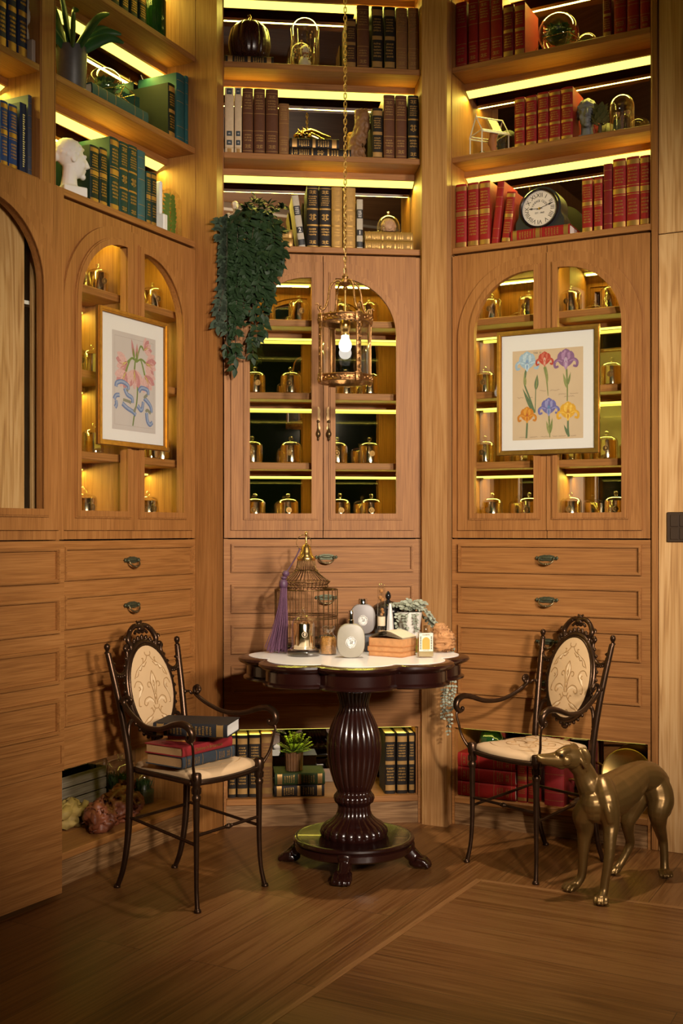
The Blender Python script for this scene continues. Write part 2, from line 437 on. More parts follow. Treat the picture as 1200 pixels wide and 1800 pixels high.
# ---------------------------------------------------------------- fitted cabinets
def arch(x0, x1, z0, z1, R, right=True, n=14):
    """door outline, quarter-round at one top corner; counter-clockwise from lower left"""
    c = x1-R
    arc = [(c+R*sin(pi/2*(1-k/n)), z1-R+R*cos(pi/2*(1-k/n))) for k in range(n+1)]
    p = [(x0, z0), (x1, z0)]+arc+[(x0, z1)]
    if not right: p = [(x0+x1-x, z) for x, z in p]
    return p
def rect_like(x0, x1, z0, z1, right=True, n=14):
    h = n//2
    arc = [(x1, z1-(z1-z0)*.25*(1-k/h)) for k in range(h)]+[(x1, z1)]+[(x1-(x1-x0)*.9*(k/(n-h)), z1) for k in range(1, n-h+1)]
    p = [(x0, z0), (x1, z0)]+arc+[(x0, z1)]
    if not right: p = [(x0+x1-x, z) for x, z in p]
    return p
ZD0, ZD1 = 1.168, 2.323
def door_leaf(root, x0, x1, right, glass=True, pull=False, name='door'):
    """one arched leaf between x0 and x1; the meeting edge is x0 for a right leaf"""
    w = x1-x0; R = .235*w/.402; sgn = 1
    def X(t0, t1): return (x0+t0*w, x0+t1*w) if right else (x1-t1*w, x1-t0*w)
    g0, g1 = X(.108, .752); o0, o1 = X(0, .93); a0, a1 = X(.06, .80); f0, f1 = (x0+.0015, x1-.0015)
    zb, zt = 1.264, 2.229
    m = MB()
    op = arch(a0, a1, zb-.02, zt+.02, R+.02, right)
    m.ring(rect_like(f0, f1, ZD0+.002, ZD1-.003, right), op, 0, .022)
    om = arch(o0+.0015, o1-.0015, 1.201, 2.290, R+.075, right)
    m.ring(om, op, -.010, 0)
    d = m.build(name, M_oakz, root, smooth=25)
    bd = MB(); bd.ring(arch(a0-.001, a1+.001, zb-.021, zt+.021, R+.021, right), arch(g0, g1, zb, zt, R, right), -.017, .018)
    i0, i1 = (g0+.006, g1-.006)
    bd.ring(arch(a0+.004, a1-.004, zb-.016, zt+.016, R+.016, right), arch(i0-.001, i1+.001, zb+.005, zt-.005, R-.005, right), -.021, -.017)
    bd.build('bead_molding', M_oakz, d, smooth=25)
    if glass:
        g = MB(); g.slab(arch(g0-.004, g1+.004, zb-.004, zt+.004, R+.004, right), .006, .010)
        g.build('glass_pane', M_glass, d, smooth=0)
    if pull:
        door_pull(d, (x0+.022) if right else (x1-.022))
    return d
def door_pull(parent, u):
    m = MB(); z0 = 1.607
    prof = [(.0045, 0), (.010, .008), (.0065, .018), (.0055, .03), (.009, .045), (.0105, .055), (.0065, .065), (.010, .075), (.008, .086), (.003, .095)]
    poly = [(r, z) for r, z in prof]+[(-r, z) for r, z in prof[::-1]]
    m.slab([(u+x, z0+z) for x, z in poly], -.014, -.010)
    h = m.build('pull_plate', M_pull, parent, smooth=30)
    k = MB(); k.ball((u, -.019, z0+.035), .0065)
    k.lathe([(.003, .030), (.004, .02), (.0028, .012), (.005, 0), (.0095, -.010), (.0105, -.018), (.008, -.026), (.004, -.030), (.005, -.036), (.003, -.042), (0, -.044)], 14, M=Matrix.Translation((u, -.021, z0)))
    k.build('drop_knob', M_pull, h, smooth=60)
def drawer_handle(parent, u, z, s=1.0):
    m = MB()
    poly = [(-.047, 0), (-.040, .008), (-.034, .003), (-.028, .009), (-.02, .0105), (-.01, .013), (0, .012), (.01, .013), (.02, .0105), (.028, .009), (.034, .003), (.040, .008), (.047, 0),
            (.040, -.008), (.034, -.004), (.028, -.009), (.015, -.011), (0, -.010), (-.015, -.011), (-.028, -.009), (-.034, -.004), (-.040, -.008)]
    m.slab([(u+x*s, z+.004+y*s) for x, y in poly][::-1], -.010, -.006)
    m.ball((u, -.010, z+.005), (.024, .003, .006))
    for q in (-1, 1): m.ball((u+q*.030, -.013, z+.003), (.006, .008, .006)); m.ball((u+q*.041, -.010, z+.004), (.005, .003, .006))
    h = m.build('drawer_handle', M_verd, parent, smooth=50)
    b = MB()
    pts = bez([(u-.030, -.018, z+.002), (u-.028, -.022, z-.008), (u-.017, -.026, z-.017), (u, -.027, z-.020), (u+.017, -.026, z-.017), (u+.028, -.022, z-.008), (u+.030, -.018, z+.002)], 5)
    n = len(pts); b.tube(pts, [.0022+.0022*(1-abs(2*i/(n-1)-1)) for i in range(n)], 8)
    b.ball((u, -.027, z-.020), (.006, .0055, .0055))
    for q in (-1, 1): b.ball((u+q*.009, -.027, z-.0195), .0043)
    b.build('bail', M_hand, h, smooth=70)
def drawers(root, x0, x1, hx=None, n=4):
    for i in range(n):
        zt = 1.146-.164*i; zb = zt-.116
        m = MB(); m.box(x0+.002, x1-.002, -.001, .016, zb+.003, zt-.003)
        d = m.build('drawer', M_oakx, root, smooth=0)
        f = MB(); q = lambda e: [(x0+e, zb+e), (x1-e, zb+e), (x1-e, zt-e), (x0+e, zt-e)]
        f.ring(q(0), q(.012), -.012, 0); f.ring(q(.003), q(.009), -.016, -.012)
        f.build('frame_molding', M_oakx, d, smooth=25)
        if hx is not None: drawer_handle(d, hx, zt-.058)
LEDW, LEDD = 3.2, 1.2
def led_lamp(root, x0, x1, d, z, power, tilt=.25, w=.03):
    l = bpy.data.lights.new('led_lamp', 'AREA'); l.shape = 'RECTANGLE'; l.size = x1-x0; l.size_y = w; l.energy = power; l.color = (1, .85, .13)
    o = bpy.data.objects.new('led_lamp', l); COL.objects.link(o); o.parent = root
    o.location = ((x0+x1)/2, d, z); o.rotation_euler = (-tilt, 0, 0)
def led_strip(root, x0, x1, z, d):
    """slanted light profile hung under the back of a shelf"""
    m = MB(); V = []
    prof = [(d, z), (d, z-.024), (d+.036, z-.043), (d+.042, z-.043), (d+.042, z)]
    m.add([(x, y, zz) for x in (x0, x1) for y, zz in prof], [(0, 5, 6, 1), (2, 7, 8, 3), (3, 8, 9, 4), (4, 9, 5, 0), (0, 1, 2, 3, 4), (9, 8, 7, 6, 5)], 0)
    m.add([(x, y, zz) for x in (x0, x1) for y, zz in prof[1:3]], [(0, 1, 3, 2)], 1)
    led_lamp(root, x0, x1, d+.016, z-.047, LEDW)
    return m.build('led_strip', [M_oakx, M_led], root, smooth=0)
def bookcase(bay, label, x0, x1, top=3.82, name='bookcase', left_side=True):
    r = thing(name, label, 'bookcase', bay.M())
    m = MB(); D = .27
    if left_side: m.box(x0-.004, x0, 0, D, H0-.026, top)
    m.box(x1, x1+.004, 0, D, H0-.026, top); m.box(x0, x1, 0, D, top-.025, top)
    m.build('side_panels', M_oakz, r, smooth=0)
    g = MB(); g.box(x0, x1, .232, .24, H0, top-.025); g.build('mirror_back', M_mirror, r, smooth=0)
    for i, h in enumerate((H0, H1, H2, HT)):
        s = MB(); s.box(x0+.0005, x1-.0005, 0, .231, h-.024, h, ch=.002)
        if i: s.box(x0+.0005, x1-.0005, .136, .146, h-.049, h-.024)
        sh = s.build('shelf', M_oakx, r, smooth=25)
        if i: led_strip(r, x0+.002, x1-.002, h-.0245, .148)
    led_strip(r, x0+.002, x1-.002, top-.026, .148)
    return r
SHZ = (1.242, 1.478, 1.765, 2.064)
def cabinet(bay, label, x0, x1, name='display_cabinet', pulls=False, mid=None, which='C'):
    r = thing(name, label, 'cabinet', bay.M()); xm = mid if mid is not None else (x0+x1)/2
    m = MB(); D = .33
    m.box(x0, x0+.016, .0225, D, 0, 2.328); m.box(x1-.016, x1, .0225, D, 0, 2.328)
    m.box(x0, x1, .0225, D, 2.305, 2.328)
    m.box(x0, x1, .024, D, SHZ[0]-.025, SHZ[0]); m.box(xm-.01, xm+.01, .028, .27, SHZ[0], 2.305)
    m.build('carcass', M_oakz, r, smooth=0)
    m = MB(); m.box(x0, x1, 0, .0225, .395, ZD0-.0035); m.box(x0, x1, .0225, D, .395, .41)
    m.box(x0, x0+.010, 0, .0225, 0, .395); m.box(x1-.010, x1, 0, .0225, 0, .395)
    m.box(x0, x1, -.002, .001, .395, .408); m.box(x0, x1, -.0025, .001, .492, .495)
    m.build('drawer_surround', M_oakx, r, smooth=0)
    m = MB(); m.box(x0+.0105, x1-.0105, 0, D, .088, .113, ch=.002); m.build('niche_floor', M_oakx, r, smooth=25)
    m = MB(); m.box(x0+.0105, x1-.0105, .006, .02, 0, .087); m.build('plinth', M_oakd, r, smooth=0)
    m = MB(); m.box(x0+.017, x1-.017, .28, .285, .114, .394); m.build('niche_mirror', M_mirror, r, smooth=0)
    m = MB(); m.box(x0+.03, x1-.03, .05, .062, .385, .394); m.build('niche_light', M_led, r, smooth=0); led_lamp(r, x0+.04, x1-.04, .058, .383, {'C': .7, 'R': .12, 'L': .08}[which], -.3, .012)
    m = MB(); m.box(x0+.017, x1-.017, .27, .275, SHZ[0]+.001, 2.304); m.build('mirror_back', M_mirror, r, smooth=0)
    for h in SHZ[1:]:
        for a, b in ((x0+.0165, xm-.0105), (xm+.0105, x1-.0165)):
            s = MB(); s.box(a, b, .04, .262, h-.028, h, ch=.002); s.box(a, b, .205, .215, h-.048, h-.028)
            s.build('glass_shelf' if 0 else 'shelf', M_oakx, r, smooth=25)
            l = MB(); l.box(a+.001, b-.001, .217, .232, h-.054, h-.043); l.box(a+.001, b-.001, .217, .225, h-.043, h-.0285, 1); l.build('led_strip', [M_ledthin, M_oakx], r, smooth=0); led_lamp(r, a+.01, b-.01, .222, h-.056, LEDD, .35, .01)
    for a, b in ((x0+.0165, xm-.0105), (xm+.0105, x1-.0165)):
        l = MB(); l.box(a+.001, b-.001, .05, .065, 2.295, 2.3045); l.build('led_strip', M_ledthin, r, smooth=0); led_lamp(r, a+.01, b-.01, .07, 2.293, LEDD*1.4, -.5, .01)
    door_leaf(r, x0, xm, False, pull=pulls); door_leaf(r, xm, x1, True, pull=pulls)
    return r
xL0 = BL.u(98)
CABL = cabinet(BL, 'oak display cabinet with arched glass doors at the left, behind the lily picture', xL0, BL.W, which='L')
CABC = cabinet(BC, 'central oak display cabinet with arched glass doors and iron drop pulls, behind the hanging lantern', 0, BC.W, pulls=True)
CABR = cabinet(BR, 'oak display cabinet with arched glass doors at the right, behind the iris picture', 0, BR.W, which='R')
hm = [BL.u(229), BC.u(573), BR.u(962)]
drawers(CABL, xL0+.03, BL.W-.028, hm[0]); drawers(CABC, .030, BC.W-.030, hm[1]); drawers(CABR, .030, BR.W-.032, hm[2])
bookcase(BL, 'oak bookshelf of green books above the left glazed cabinet', xL0, BL.W)
bookcase(BC, 'oak bookshelf of brown, black and gold books above the central cabinet', 0, BC.W)
bookcase(BR, 'oak bookshelf of red books above the right glazed cabinet', 0, BR.W)
# left end: post, blue-book shelves and the concealed door below them
up0, up1 = BL.u(72), BL.u(97)
mm = MB(); mm.box(up0, up1-.005, -.002, .27, H0-.026, 3.82, ch=.002)
struct(mm.build('trim_4', M_oakz, M=BL.M(), smooth=25))
mm = MB(); mm.box(BL.u(104), xL0-.002, 0, .3, 0, H0-.027)
struct(mm.build('trim_5', M_oakz, M=BL.M(), smooth=0))
bookcase(BL, 'oak bookshelf of blue books at the left edge above the proud arched door', up0-.80, up0-.005)

def concealed_door():
    r = thing('paneled_door', 'proud oak door with arched window and false drawer fronts at the left edge', 'door', BD.M())
    W = BD.W; xm = W-.425
    m = MB()
    m.box(xm-.4, W, 0, .03, .415, ZD0-.002)
    m.box(xm-.4, W-.004, .006, .03, .014, .412); 
    b = m.build('door_body', M_oakx, r, smooth=0)
    m = MB(); q = lambda x0, x1, zb, zt, e: [(x0+e, zb+e), (x1-e, zb+e), (x1-e, zt-e), (x0+e, zt-e)]
    m.ring(q(xm-.38, W-.006, .43, .512, 0), q(xm-.38, W-.006, .43, .512, .012), -.006, 0)
    m.build('frame_molding', M_oakx, r, smooth=25)
    drawers(r, xm-.36, W-.030)
    d = door_leaf(r, xm, W, True, name='arched_window')
    door_leaf(r, xm-.425, xm, False, name='arched_window')
    m = MB(); g0 = xm+.03
    for k, (a, c) in enumerate(((-.2, .035), (.038, .265), (.30, .37))):
        m.box(g0+a, g0+c, .045, .06, 1.17, 2.31, ch=.002)
    m.build('plank_lining', M_oakw, r, smooth=25)
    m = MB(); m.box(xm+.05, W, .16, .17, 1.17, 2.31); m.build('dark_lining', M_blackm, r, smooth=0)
    m = MB(); m.box(W-.12, W-.02, .066, .10, 1.93, 1.942); m.build('bracket', M_white, r, smooth=0)
concealed_door()
# ---------------------------------------------------------------- books
BK = {}
def bookmat(name, c, rough=.55, var=.18):
    if name not in BK: BK[name] = mat('book_'+name, c, rough, var=var, vs=60, bump=.08, bs=300, spec=.22)
    return BK[name]
for n_, c_ in dict(red=(.26, .012, .010), darkred=(.17, .010, .010), brown=(.115, .042, .018), tan=(.21, .095, .035), darkbrown=(.05, .02, .011), black=(.015, .010, .007),
                   cream=(.62, .47, .30), gold=(.27, .15, .03), goldspine=(.36, .20, .05), green=(.009, .042, .032), darkgreen=(.006, .018, .012), teal=(.018, .075, .075), bluegreen=(.04, .11, .12),
                   blue=(.015, .05, .19), navy=(.012, .02, .06), slate=(.065, .075, .10), grey=(.42, .36, .28), orange=(.42, .16, .035), olive=(.03, .05, .015), shadedgreen=(.004, .008, .004), midnight=(.014, .013, .014), bluecloth=(.034, .042, .052), redcloth=(.22, .018, .02)).items():
    bookmat(n_, c_)
M_dull = mat('dull_gilt', (.36, .20, .06), .45, .6)
M_label = mat('dark_label', (.02, .035, .05), .5)
M_lblack = mat('label_black', (.012, .01, .01), .5)
M_silver = mat('silver_stamp', (.55, .50, .45), .4, .7)

def glyph_rows(rows, x0, x1, rnd):
    """gold tooled lettering too fine to read: rows of small strokes"""
    out = []
    for z0, z1 in rows:
        x = x0+rnd.random()*.12*(x1-x0); e = x1-rnd.random()*.12*(x1-x0)
        while x < e:
            w = (x1-x0)*(.03+.05*rnd.random()); h = (z1-z0)
            out.append((x, min(e, x+w), z0+h*.25*rnd.random(), z1-h*.25*rnd.random())); x += w+(x1-x0)*(.03+.03*rnd.random())
    return out
def style_patches(st, rnd):
    L = []          # (x0,x1,z0,z1,material) in unit spine coordinates, x from -1 to 1
    B = lambda z0, z1, x=1.0, k=0: L.append((-x, x, z0, z1, k))
    def orn(zc, r=.055, k=0):
        for i in range(7):
            L.append((-.12-.5*abs(sin(i*.9)), -.1*abs(sin(i*1.3)), zc-r+2*r*i/7, zc-r+2*r*(i+.6)/7, k))
            L.append((.1*abs(sin(i*1.3)), .12+.5*abs(sin(i*.9)), zc-r+2*r*i/7, zc-r+2*r*(i+.6)/7, k))
    def rows(z0, z1, n, k=0, x=.75):
        for q in glyph_rows([(z0+(z1-z0)*(i+.15)/n, z0+(z1-z0)*(i+.85)/n) for i in range(n)], -x, x, rnd): L.append((*q, k))
    if st == 'band':
        B(.895, .965); B(.03, .105); B(.50, .575); B(.60, .61); B(.47, .48); rows(.64, .86, 5); rows(.18, .42, 5)
    elif st == 'bandlow':
        B(.90, .96); B(.035, .10); B(.62, .67); B(.35, .40); rows(.70, .87, 4); rows(.43, .60, 4); rows(.14, .32, 4)
    elif st == 'classic':
        B(.955, .965); B(.03, .045); B(.62, .645); B(.36, .385); orn(.50); orn(.90, .03); rows(.68, .85, 5); rows(.20, .33, 3); orn(.10, .03)
    elif st == 'blind':
        B(.93, .938, 1, 1); B(.06, .068, 1, 1); B(.62, .628, 1, 1); B(.36, .368, 1, 1); rows(.68, .84, 4, 1); orn(.13, .03, 1); orn(.88, .025, 1); rows(.2, .32, 3, 1)
    elif st == 'block':
        B(.86, .945, .9, 1); B(.06, .14, .9, 1); B(.48, .54, .9, 1); B(.855, .86); B(.945, .95); B(.055, .06); B(.14, .145); rows(.6, .82, 5); rows(.20, .44, 5)
    elif st == 'lines':
        B(.90, .905); B(.75, .755); B(.60, .605); B(.25, .255); B(.10, .105)
    elif st == 'plainlabel':
        for a, b_ in ((.90, .985), (.275, .35), (.14, .215)): L.append((-.62, .62, a, b_, 2))
        rows(.915, .97, 1, 3, .35); rows(.29, .335, 1, 3, .3); rows(.155, .20, 1, 3, .3)
        B(.10, .105, 1, 1); B(.03, .09, .5, 1)
    elif st == 'vertical':
        for i in range(24):
            z = .12+.74*i/24; L.append((-.35, .35*rnd.random()+.05, z, z+.016, 3))
    elif st == 'encyc':
        L.append((-1, 1, .62, .80, 2)); L.append((-1, 1, .28, .40, 2)); L.append((-1, 1, .05, .16, 2)); rows(.64, .78, 4, 3)
    return L
NB = 0
def book(label, M, w, h, dep, col, style, group, lying=False, seed=0, page=None, name='book', extra=None):
    """spine faces local -y; upright books stand on z=0, lying ones rest on their board, spine still to the front"""
    global NB; NB += 1
    rnd = random.Random(NB*13+5)
    r = thing(name, label, 'book', M, group)
    mp = (lambda x, y, z: (h/2-z, y, w/2+x)) if lying else (lambda x, y, z: (x, y, z))
    t = .0028; bul = w*.13; n = 7
    outer = [(-w/2, dep), (-w/2, bul)]+[(-w/2*cos(pi*k/n), bul*(1-sin(pi*k/n))) for k in range(1, n)]+[(w/2, bul), (w/2, dep)]
    inner = [(-w/2+t, dep), (-w/2+t, bul)]+[(-(w/2-t)*cos(pi*k/n), bul+t-(bul)*sin(pi*k/n)) for k in range(1, n)]+[(w/2-t, bul), (w/2-t, dep)]
    N_ = len(outer); V = [mp(x, y, z) for z in (0, h) for x, y in outer]+[mp(x, y, z) for z in (0, h) for x, y in inner]
    F = []
    for i in range(N_-1):
        F += [(i, i+1, N_+i+1, N_+i), (2*N_+i+1, 2*N_+i, 3*N_+i, 3*N_+i+1), (i+1, i, 2*N_+i, 2*N_+i+1), (N_+i, N_+i+1, 3*N_+i+1, 3*N_+i)]
    F += [(0, N_, 3*N_, 2*N_), (N_-1, 3*N_-1, 4*N_-1, 2*N_-1)]
    m = MB(); m.add(V, F); g = m
    pb = MB(); e = .004
    a, b_ = mp(-w/2+t, bul+.004, e), mp(w/2-t, dep-.004, h-e)
    lo = [min(a[i], b_[i]) for i in range(3)]; hi = [max(a[i], b_[i]) for i in range(3)]
    pb.box(lo[0], hi[0], lo[1], hi[1], lo[2], hi[2]); pb.build('page_block', page or M_page, r, smooth=0)
    pat = style_patches(style, rnd)
    if pat:
        for x0, x1, z0, z1, k in pat:
            s_ = max(2, int((x1-x0)*3)); a0 = math.acos(max(-1, min(1, -x0*.97))); a1 = math.acos(max(-1, min(1, -x1*.97))); V = []
            for i in range(s_+1):
                an = a0+(a1-a0)*i/s_
                for z in (z0*h, z1*h):
                    V.append(mp(-w/2*cos(an), bul*(1-sin(an))-.0005, z))
            g.add(V, [(2*i, 2*i+2, 2*i+3, 2*i+1) for i in range(s_)], k+1)
    m.build('cover', [BK[col], M_gilt, M_dull, M_label if style != 'encyc' else M_lblack, M_silver], r, smooth=35)
    if extra: extra(r, w, h, dep, mp)
    return r
ORD = ['first', 'second', 'third', 'fourth', 'fifth', 'sixth', 'seventh', 'eighth', 'ninth', 'tenth']
def row(bay, ztop, d0, lst, lab, group, dep=.16, hdef=.24, pre=''):
    """lst: (px0, px1, py_top, colour, style[, lean_degrees]); lab gets an ordinal"""
    for i, q in enumerate(lst):
        p0, p1, pt, col, st = q[:5]; lean = q[5] if len(q) > 5 else 0
        u0, u1 = bay.u(p0, d0), bay.u(p1, d0); u1 = min(u1, bay.W-.0185 if ztop < .2 else bay.W-.002); u0 = max(u0, .0185 if ztop < .2 else .0015) if bay is not BL else u0
        if bay is BL and p1 < 72: u1 = min(u1, up0-.008)
        w = max(.014, u1-u0-.0012)
        h = (bay.z((p0+p1)/2, pt, d0)-ztop) if pt is not None else hdef
        M = bay.M((u0+u1)/2, d0, ztop+.0005)
        if lean:
            M = bay.M(u0+.0, d0, ztop+.0005) @ Matrix.Rotation(radians(lean), 4, 'Y') @ Matrix.Translation((w/2 if lean > 0 else w/2, 0, 0))
        cn = {'darkred': 'dark red', 'darkbrown': 'dark brown', 'tan': 'tan', 'bluegreen': 'blue-green', 'goldspine': 'gold', 'darkgreen': 'dark green', 'midnight': 'black', 'shadedgreen': 'dark green'}.get(col, col)
        book('%s book %s' % (cn, lab % ORD[i]), M, w, h, dep, col, st, group)

# central bookcase
row(BC, H2, .03, [(608, 626, 33, 'darkbrown', 'block'), (627, 649, 9, 'brown', 'blind'), (653, 673, 11, 'black', 'block'), (675, 695, 12, 'black', 'block'), (696, 716, 14, 'tan', 'blind'), (717, 738, 14, 'tan', 'blind')],
    'standing %s from left, right of the tall glass dome', 'books on the top central shelf', dep=.15)
row(BC, H1, .03, [(395, 411, 154, 'cream', 'plainlabel'), (412, 425, 154, 'cream', 'plainlabel'), (426, 445, 155, 'brown', 'blind'), (446, 466, 156, 'brown', 'blind'), (467, 489, 157, 'brown', 'blind'), (490, 508, 182, 'tan', 'blind')],
    'standing %s from left, left of the gold shell', 'books left of the gold shell', dep=.15)
row(BC, H1, .03, [(654, 673, 190, 'black', 'block'), (674, 694, 167, 'brown', 'blind'), (695, 715, 168, 'brown', 'blind'), (717, 738, 168, 'black', 'classic')],
    'standing %s from left, right of the upright driftwood', 'books right of the driftwood', dep=.15)
row(BC, H0, .03, [(539, 560, 327, 'black', 'classic'), (561, 582, 327.5, 'black', 'classic'), (582.5, 602, 329, 'goldspine', 'classic'), (603, 625, 330, 'goldspine', 'classic')],
    'standing %s from left in the upright row between the numbered volumes', 'books between the numbered volumes', dep=.16)
def vol_num(s):
    def f(r, w, h, dep, mp):
        text_obj('volume_number', s, .024, M_silver, r, Matrix.Translation((0, -.0012, h*.335)) @ UP)
    return f
u0, u1 = BC.u(626.5, .03), BC.u(638, .03)
book('thin cream encyclopedia volume marked 1 standing beside the stacked gold books', BC.M((u0+u1)/2, .03, H0+.0005), u1-u0-.002, .207, .16, 'grey', 'encyc', 'numbered encyclopedia volumes', extra=vol_num('1'))
u0 = BC.u(525, .03)
book('thin cream encyclopedia volume marked 2 leaning against the black books', BC.M(u0, .03, H0+.0005) @ Matrix.Rotation(radians(-8), 4, 'Y') @ Matrix.Translation((.0145, 0, 0)), .027, .215, .16, 'grey', 'encyc', 'numbered encyclopedia volumes', extra=vol_num('2'))
def lying(bay, z, d0, p0, p1, th, col, st, label, group, dep=.15, page=None, rz=0, name='book', extra=None):
    u0, u1 = bay.u(p0, d0), bay.u(p1, d0)
    return book(label, bay.M((u0+u1)/2, d0, z+.0006, rz), th, u1-u0, dep, col, st, group, True, page=page, name=name, extra=extra)
lying(BC, H2, .02, 396, 481, .033, 'black', 'block', 'black and gold book lying flat under the dark wooden pumpkin', 'books lying flat')
lying(BC, H1, .025, 509, 617, .036, 'black', 'classic', 'lower black book of the pair lying under the gold shell', 'books under the gold shell')
lying(BC, H1+.0372, .028, 509, 596, .040, 'black', 'block', 'upper black book of the pair lying under the gold shell', 'books under the gold shell')
lying(BC, H0, .02, 641, 726, .037, 'gold', 'classic', 'lower gold book of the pair lying under the small glass dome', 'gold books under the small dome')
lying(BC, H0+.0382, .022, 641, 726, .037, 'gold', 'classic', 'upper gold book of the pair lying under the small glass dome', 'gold books under the small dome')
lying(BC, H0, .03, 471, 515, .037, 'gold', 'block', 'lower gold book lying behind the trailing ivy on the central bookshelf', 'gold books behind the ivy')
lying(BC, H0+.0382, .03, 471, 514, .037, 'gold', 'block', 'upper gold book lying behind the trailing ivy on the central bookshelf', 'gold books behind the ivy')

# right bookcase
row(BR, H2, .03, [(799, 819, 4, 'red', 'blind'), (822, 839, -2, 'red', 'blind'), (840, 860, -6, 'red', 'blind'), (861, 882, -10, 'red', 'blind'), (883, 902, 8, 'darkred', 'block'), (903, 922, 5, 'red', 'block')],
    'standing %s from left, left of the mossy glass globes', 'red books left of the globes', dep=.17)
row(BR, H2, .03, [(1059, 1074, -14, 'darkred', 'block'), (1078, 1100, -20, 'red', 'blind'), (1101, 1123, -24, 'red', 'blind'), (1124, 1142, -28, 'red', 'blind')],
    'standing %s from left, right of the mossy glass globes', 'red books right of the globes', dep=.17)
row(BR, H1, .03, [(903, 921, 171, 'red', 'bandlow'), (923, 942, 168, 'red', 'bandlow'), (944, 963, 162, 'red', 'bandlow'), (964, 984, 158, 'red', 'bandlow'), (985, 1006, 153, 'red', 'bandlow')],
    'standing %s from left beside the grey head bookend', 'red books beside the grey head', dep=.15)
row(BR, H0, .03, [(799, 819, 324, 'red', 'band'), (820.5, 840, 321, 'red', 'band'), (841, 860, 318, 'red', 'band')],
    'standing %s from left at the left end of the clock shelf', 'red books left of the clock', dep=.16)
u0 = BR.u(861.5, .03)
book('plain red book leaning fourth from left on the clock shelf', BR.M(u0+.031, .03, H0+.0005) @ Matrix.Rotation(radians(6.5), 4, 'Y') @ Matrix.Translation((-.0145, 0, 0)), .029, .253, .16, 'red', 'lines', 'red books left of the clock')
u0 = BR.u(876, .03)
book('shorter red banded book leaning fifth from left, next to the clock', BR.M(u0+.046, .03, H0+.0005) @ Matrix.Rotation(radians(7), 4, 'Y') @ Matrix.Translation((-.018, 0, 0)), .036, .205, .16, 'red', 'band', 'red books left of the clock')
row(BR, H0, .03, [(1022, 1040, 314, 'red', 'band'), (1043, 1058, 312, 'red', 'band'), (1060, 1075, 288, 'darkred', 'lines'), (1076, 1099, 279, 'red', 'band'), (1100, 1123, 275, 'red', 'band'), (1124, 1142, 273, 'red', 'band')],
    'standing %s from left in the row right of the clock', 'red books right of the clock', dep=.16)
lying(BR, H0, .018, 897, 1001, .044, 'red', 'band', 'red book lying flat beneath the black mantel clock', 'books lying flat', page=M_pagew, dep=.14)

# left bookcase
row(BL, H0, .03, [(160, 175.5, 257, 'darkgreen', 'band'), (176.5, 190, 261, 'darkgreen', 'band'), (195, 211, 243, 'green', 'band'), (211.5, 227, 251, 'green', 'classic'), (227.5, 243, 257, 'green', 'classic'), (244, 257, 266, 'bluegreen', 'lines'), (258, 266.5, 302, 'green', 'band'), (267, 276.5, 305, 'darkgreen', 'band')],
    'standing %s from left, between the white head and the leaf ornament', 'green books beside the white head', dep=.17)
row(BL, H1, .03, [(297, 309, 148, 'shadedgreen', 'block'), (312, 325.5, 131, 'teal', 'lines'), (326.5, 340.5, 137, 'teal', 'lines')],  # first book's green deepened: shade on its board put into the colour
    'standing %s from left at the right end of the plant shelf', 'green books on the plant shelf', dep=.19)
row(BL, H2, .03, [(196, 212, -70, 'darkgreen', 'band'), (213, 228, -60, 'darkgreen', 'band'), (229, 244, -50, 'darkgreen', 'band'), (245, 259, -40, 'darkgreen', 'band')],
    'standing %s from left on the highest visible left shelf', 'green books on the highest left shelf', dep=.16)
lying(BL, H1, .012, 163, 261, .046, 'teal', 'lines', 'teal book lying flat with its spine out before the moss globe', 'books lying flat', page=M_page, dep=.16)
b0 = BL.u(228, .17)
book('small light green book standing behind the moss globe', BL.M(b0, .13, H1+.0005, radians(70)), .03, .15, .09, 'green', 'lines', 'green books on the plant shelf')
# blue books at the far left
row(BL, H0, .03, [(2, 15, 178, 'blue', 'band'), (17, 32, 185, 'blue', 'band'), (36, 48, 182, 'navy', 'vertical'), (50, 69, 171, 'slate', 'lines')],
    'standing %s from left on the lower far-left shelf', 'blue books on the lower far-left shelf', dep=.16)
row(BL, H1, .03, [(-4, 13, -70, 'navy', 'block'), (14.5, 31, -62, 'navy', 'block'), (32.5, 50, -54, 'navy', 'block')],
    'standing %s from left on the upper far-left shelf', 'navy books on the upper far-left shelf', dep=.16)

# books in the niches under the drawers
NZ = .113
row(BC, NZ, .03, [(396, 415, 1293, 'black', 'block'), (416, 436, 1293, 'black', 'block'), (437, 458, 1292, 'black', 'block'), (459, 479, 1290, 'tan', 'block')],
    'standing %s from left in the niche beside the left chair', 'books at the left of the central niche', dep=.16)
row(BC, NZ, .03, [(676, 695.5, 1289, 'black', 'block'), (697, 716.5, 1289, 'black', 'block'), (718, 738, 1288, 'black', 'block')],
    'standing %s from left in the niche right of the pedestal', 'books at the right of the central niche', dep=.16)
lying(BC, NZ, .02, 482, 570, .047, 'black', 'block', 'lower black book lying under the potted fern in the central niche', 'books under the fern', dep=.15)
lying(BC, NZ+.0482, .02, 483, 571, .047, 'olive', 'block', 'upper dark green book lying under the potted fern in the central niche', 'books under the fern', dep=.15)
for i, (nm, th) in enumerate((('bottom', .060), ('middle', .056), ('top', .056))):
    lying(BR, NZ+.002+[0, .0612, .1184][i], .02, 804, 905, th, 'red', 'blind', '%s red book of the stack of three in the niche behind the right chair' % nm, 'red books stacked in the right niche', dep=.17)
row(BR, NZ, .03, [(908, 925, 1331, 'red', 'band'), (927, 942, 1331, 'red', 'band'), (955, 990, 1325, 'darkred', 'lines')],
    'standing %s from left behind the right chair legs in the niche', 'red books standing in the right niche', dep=.15)
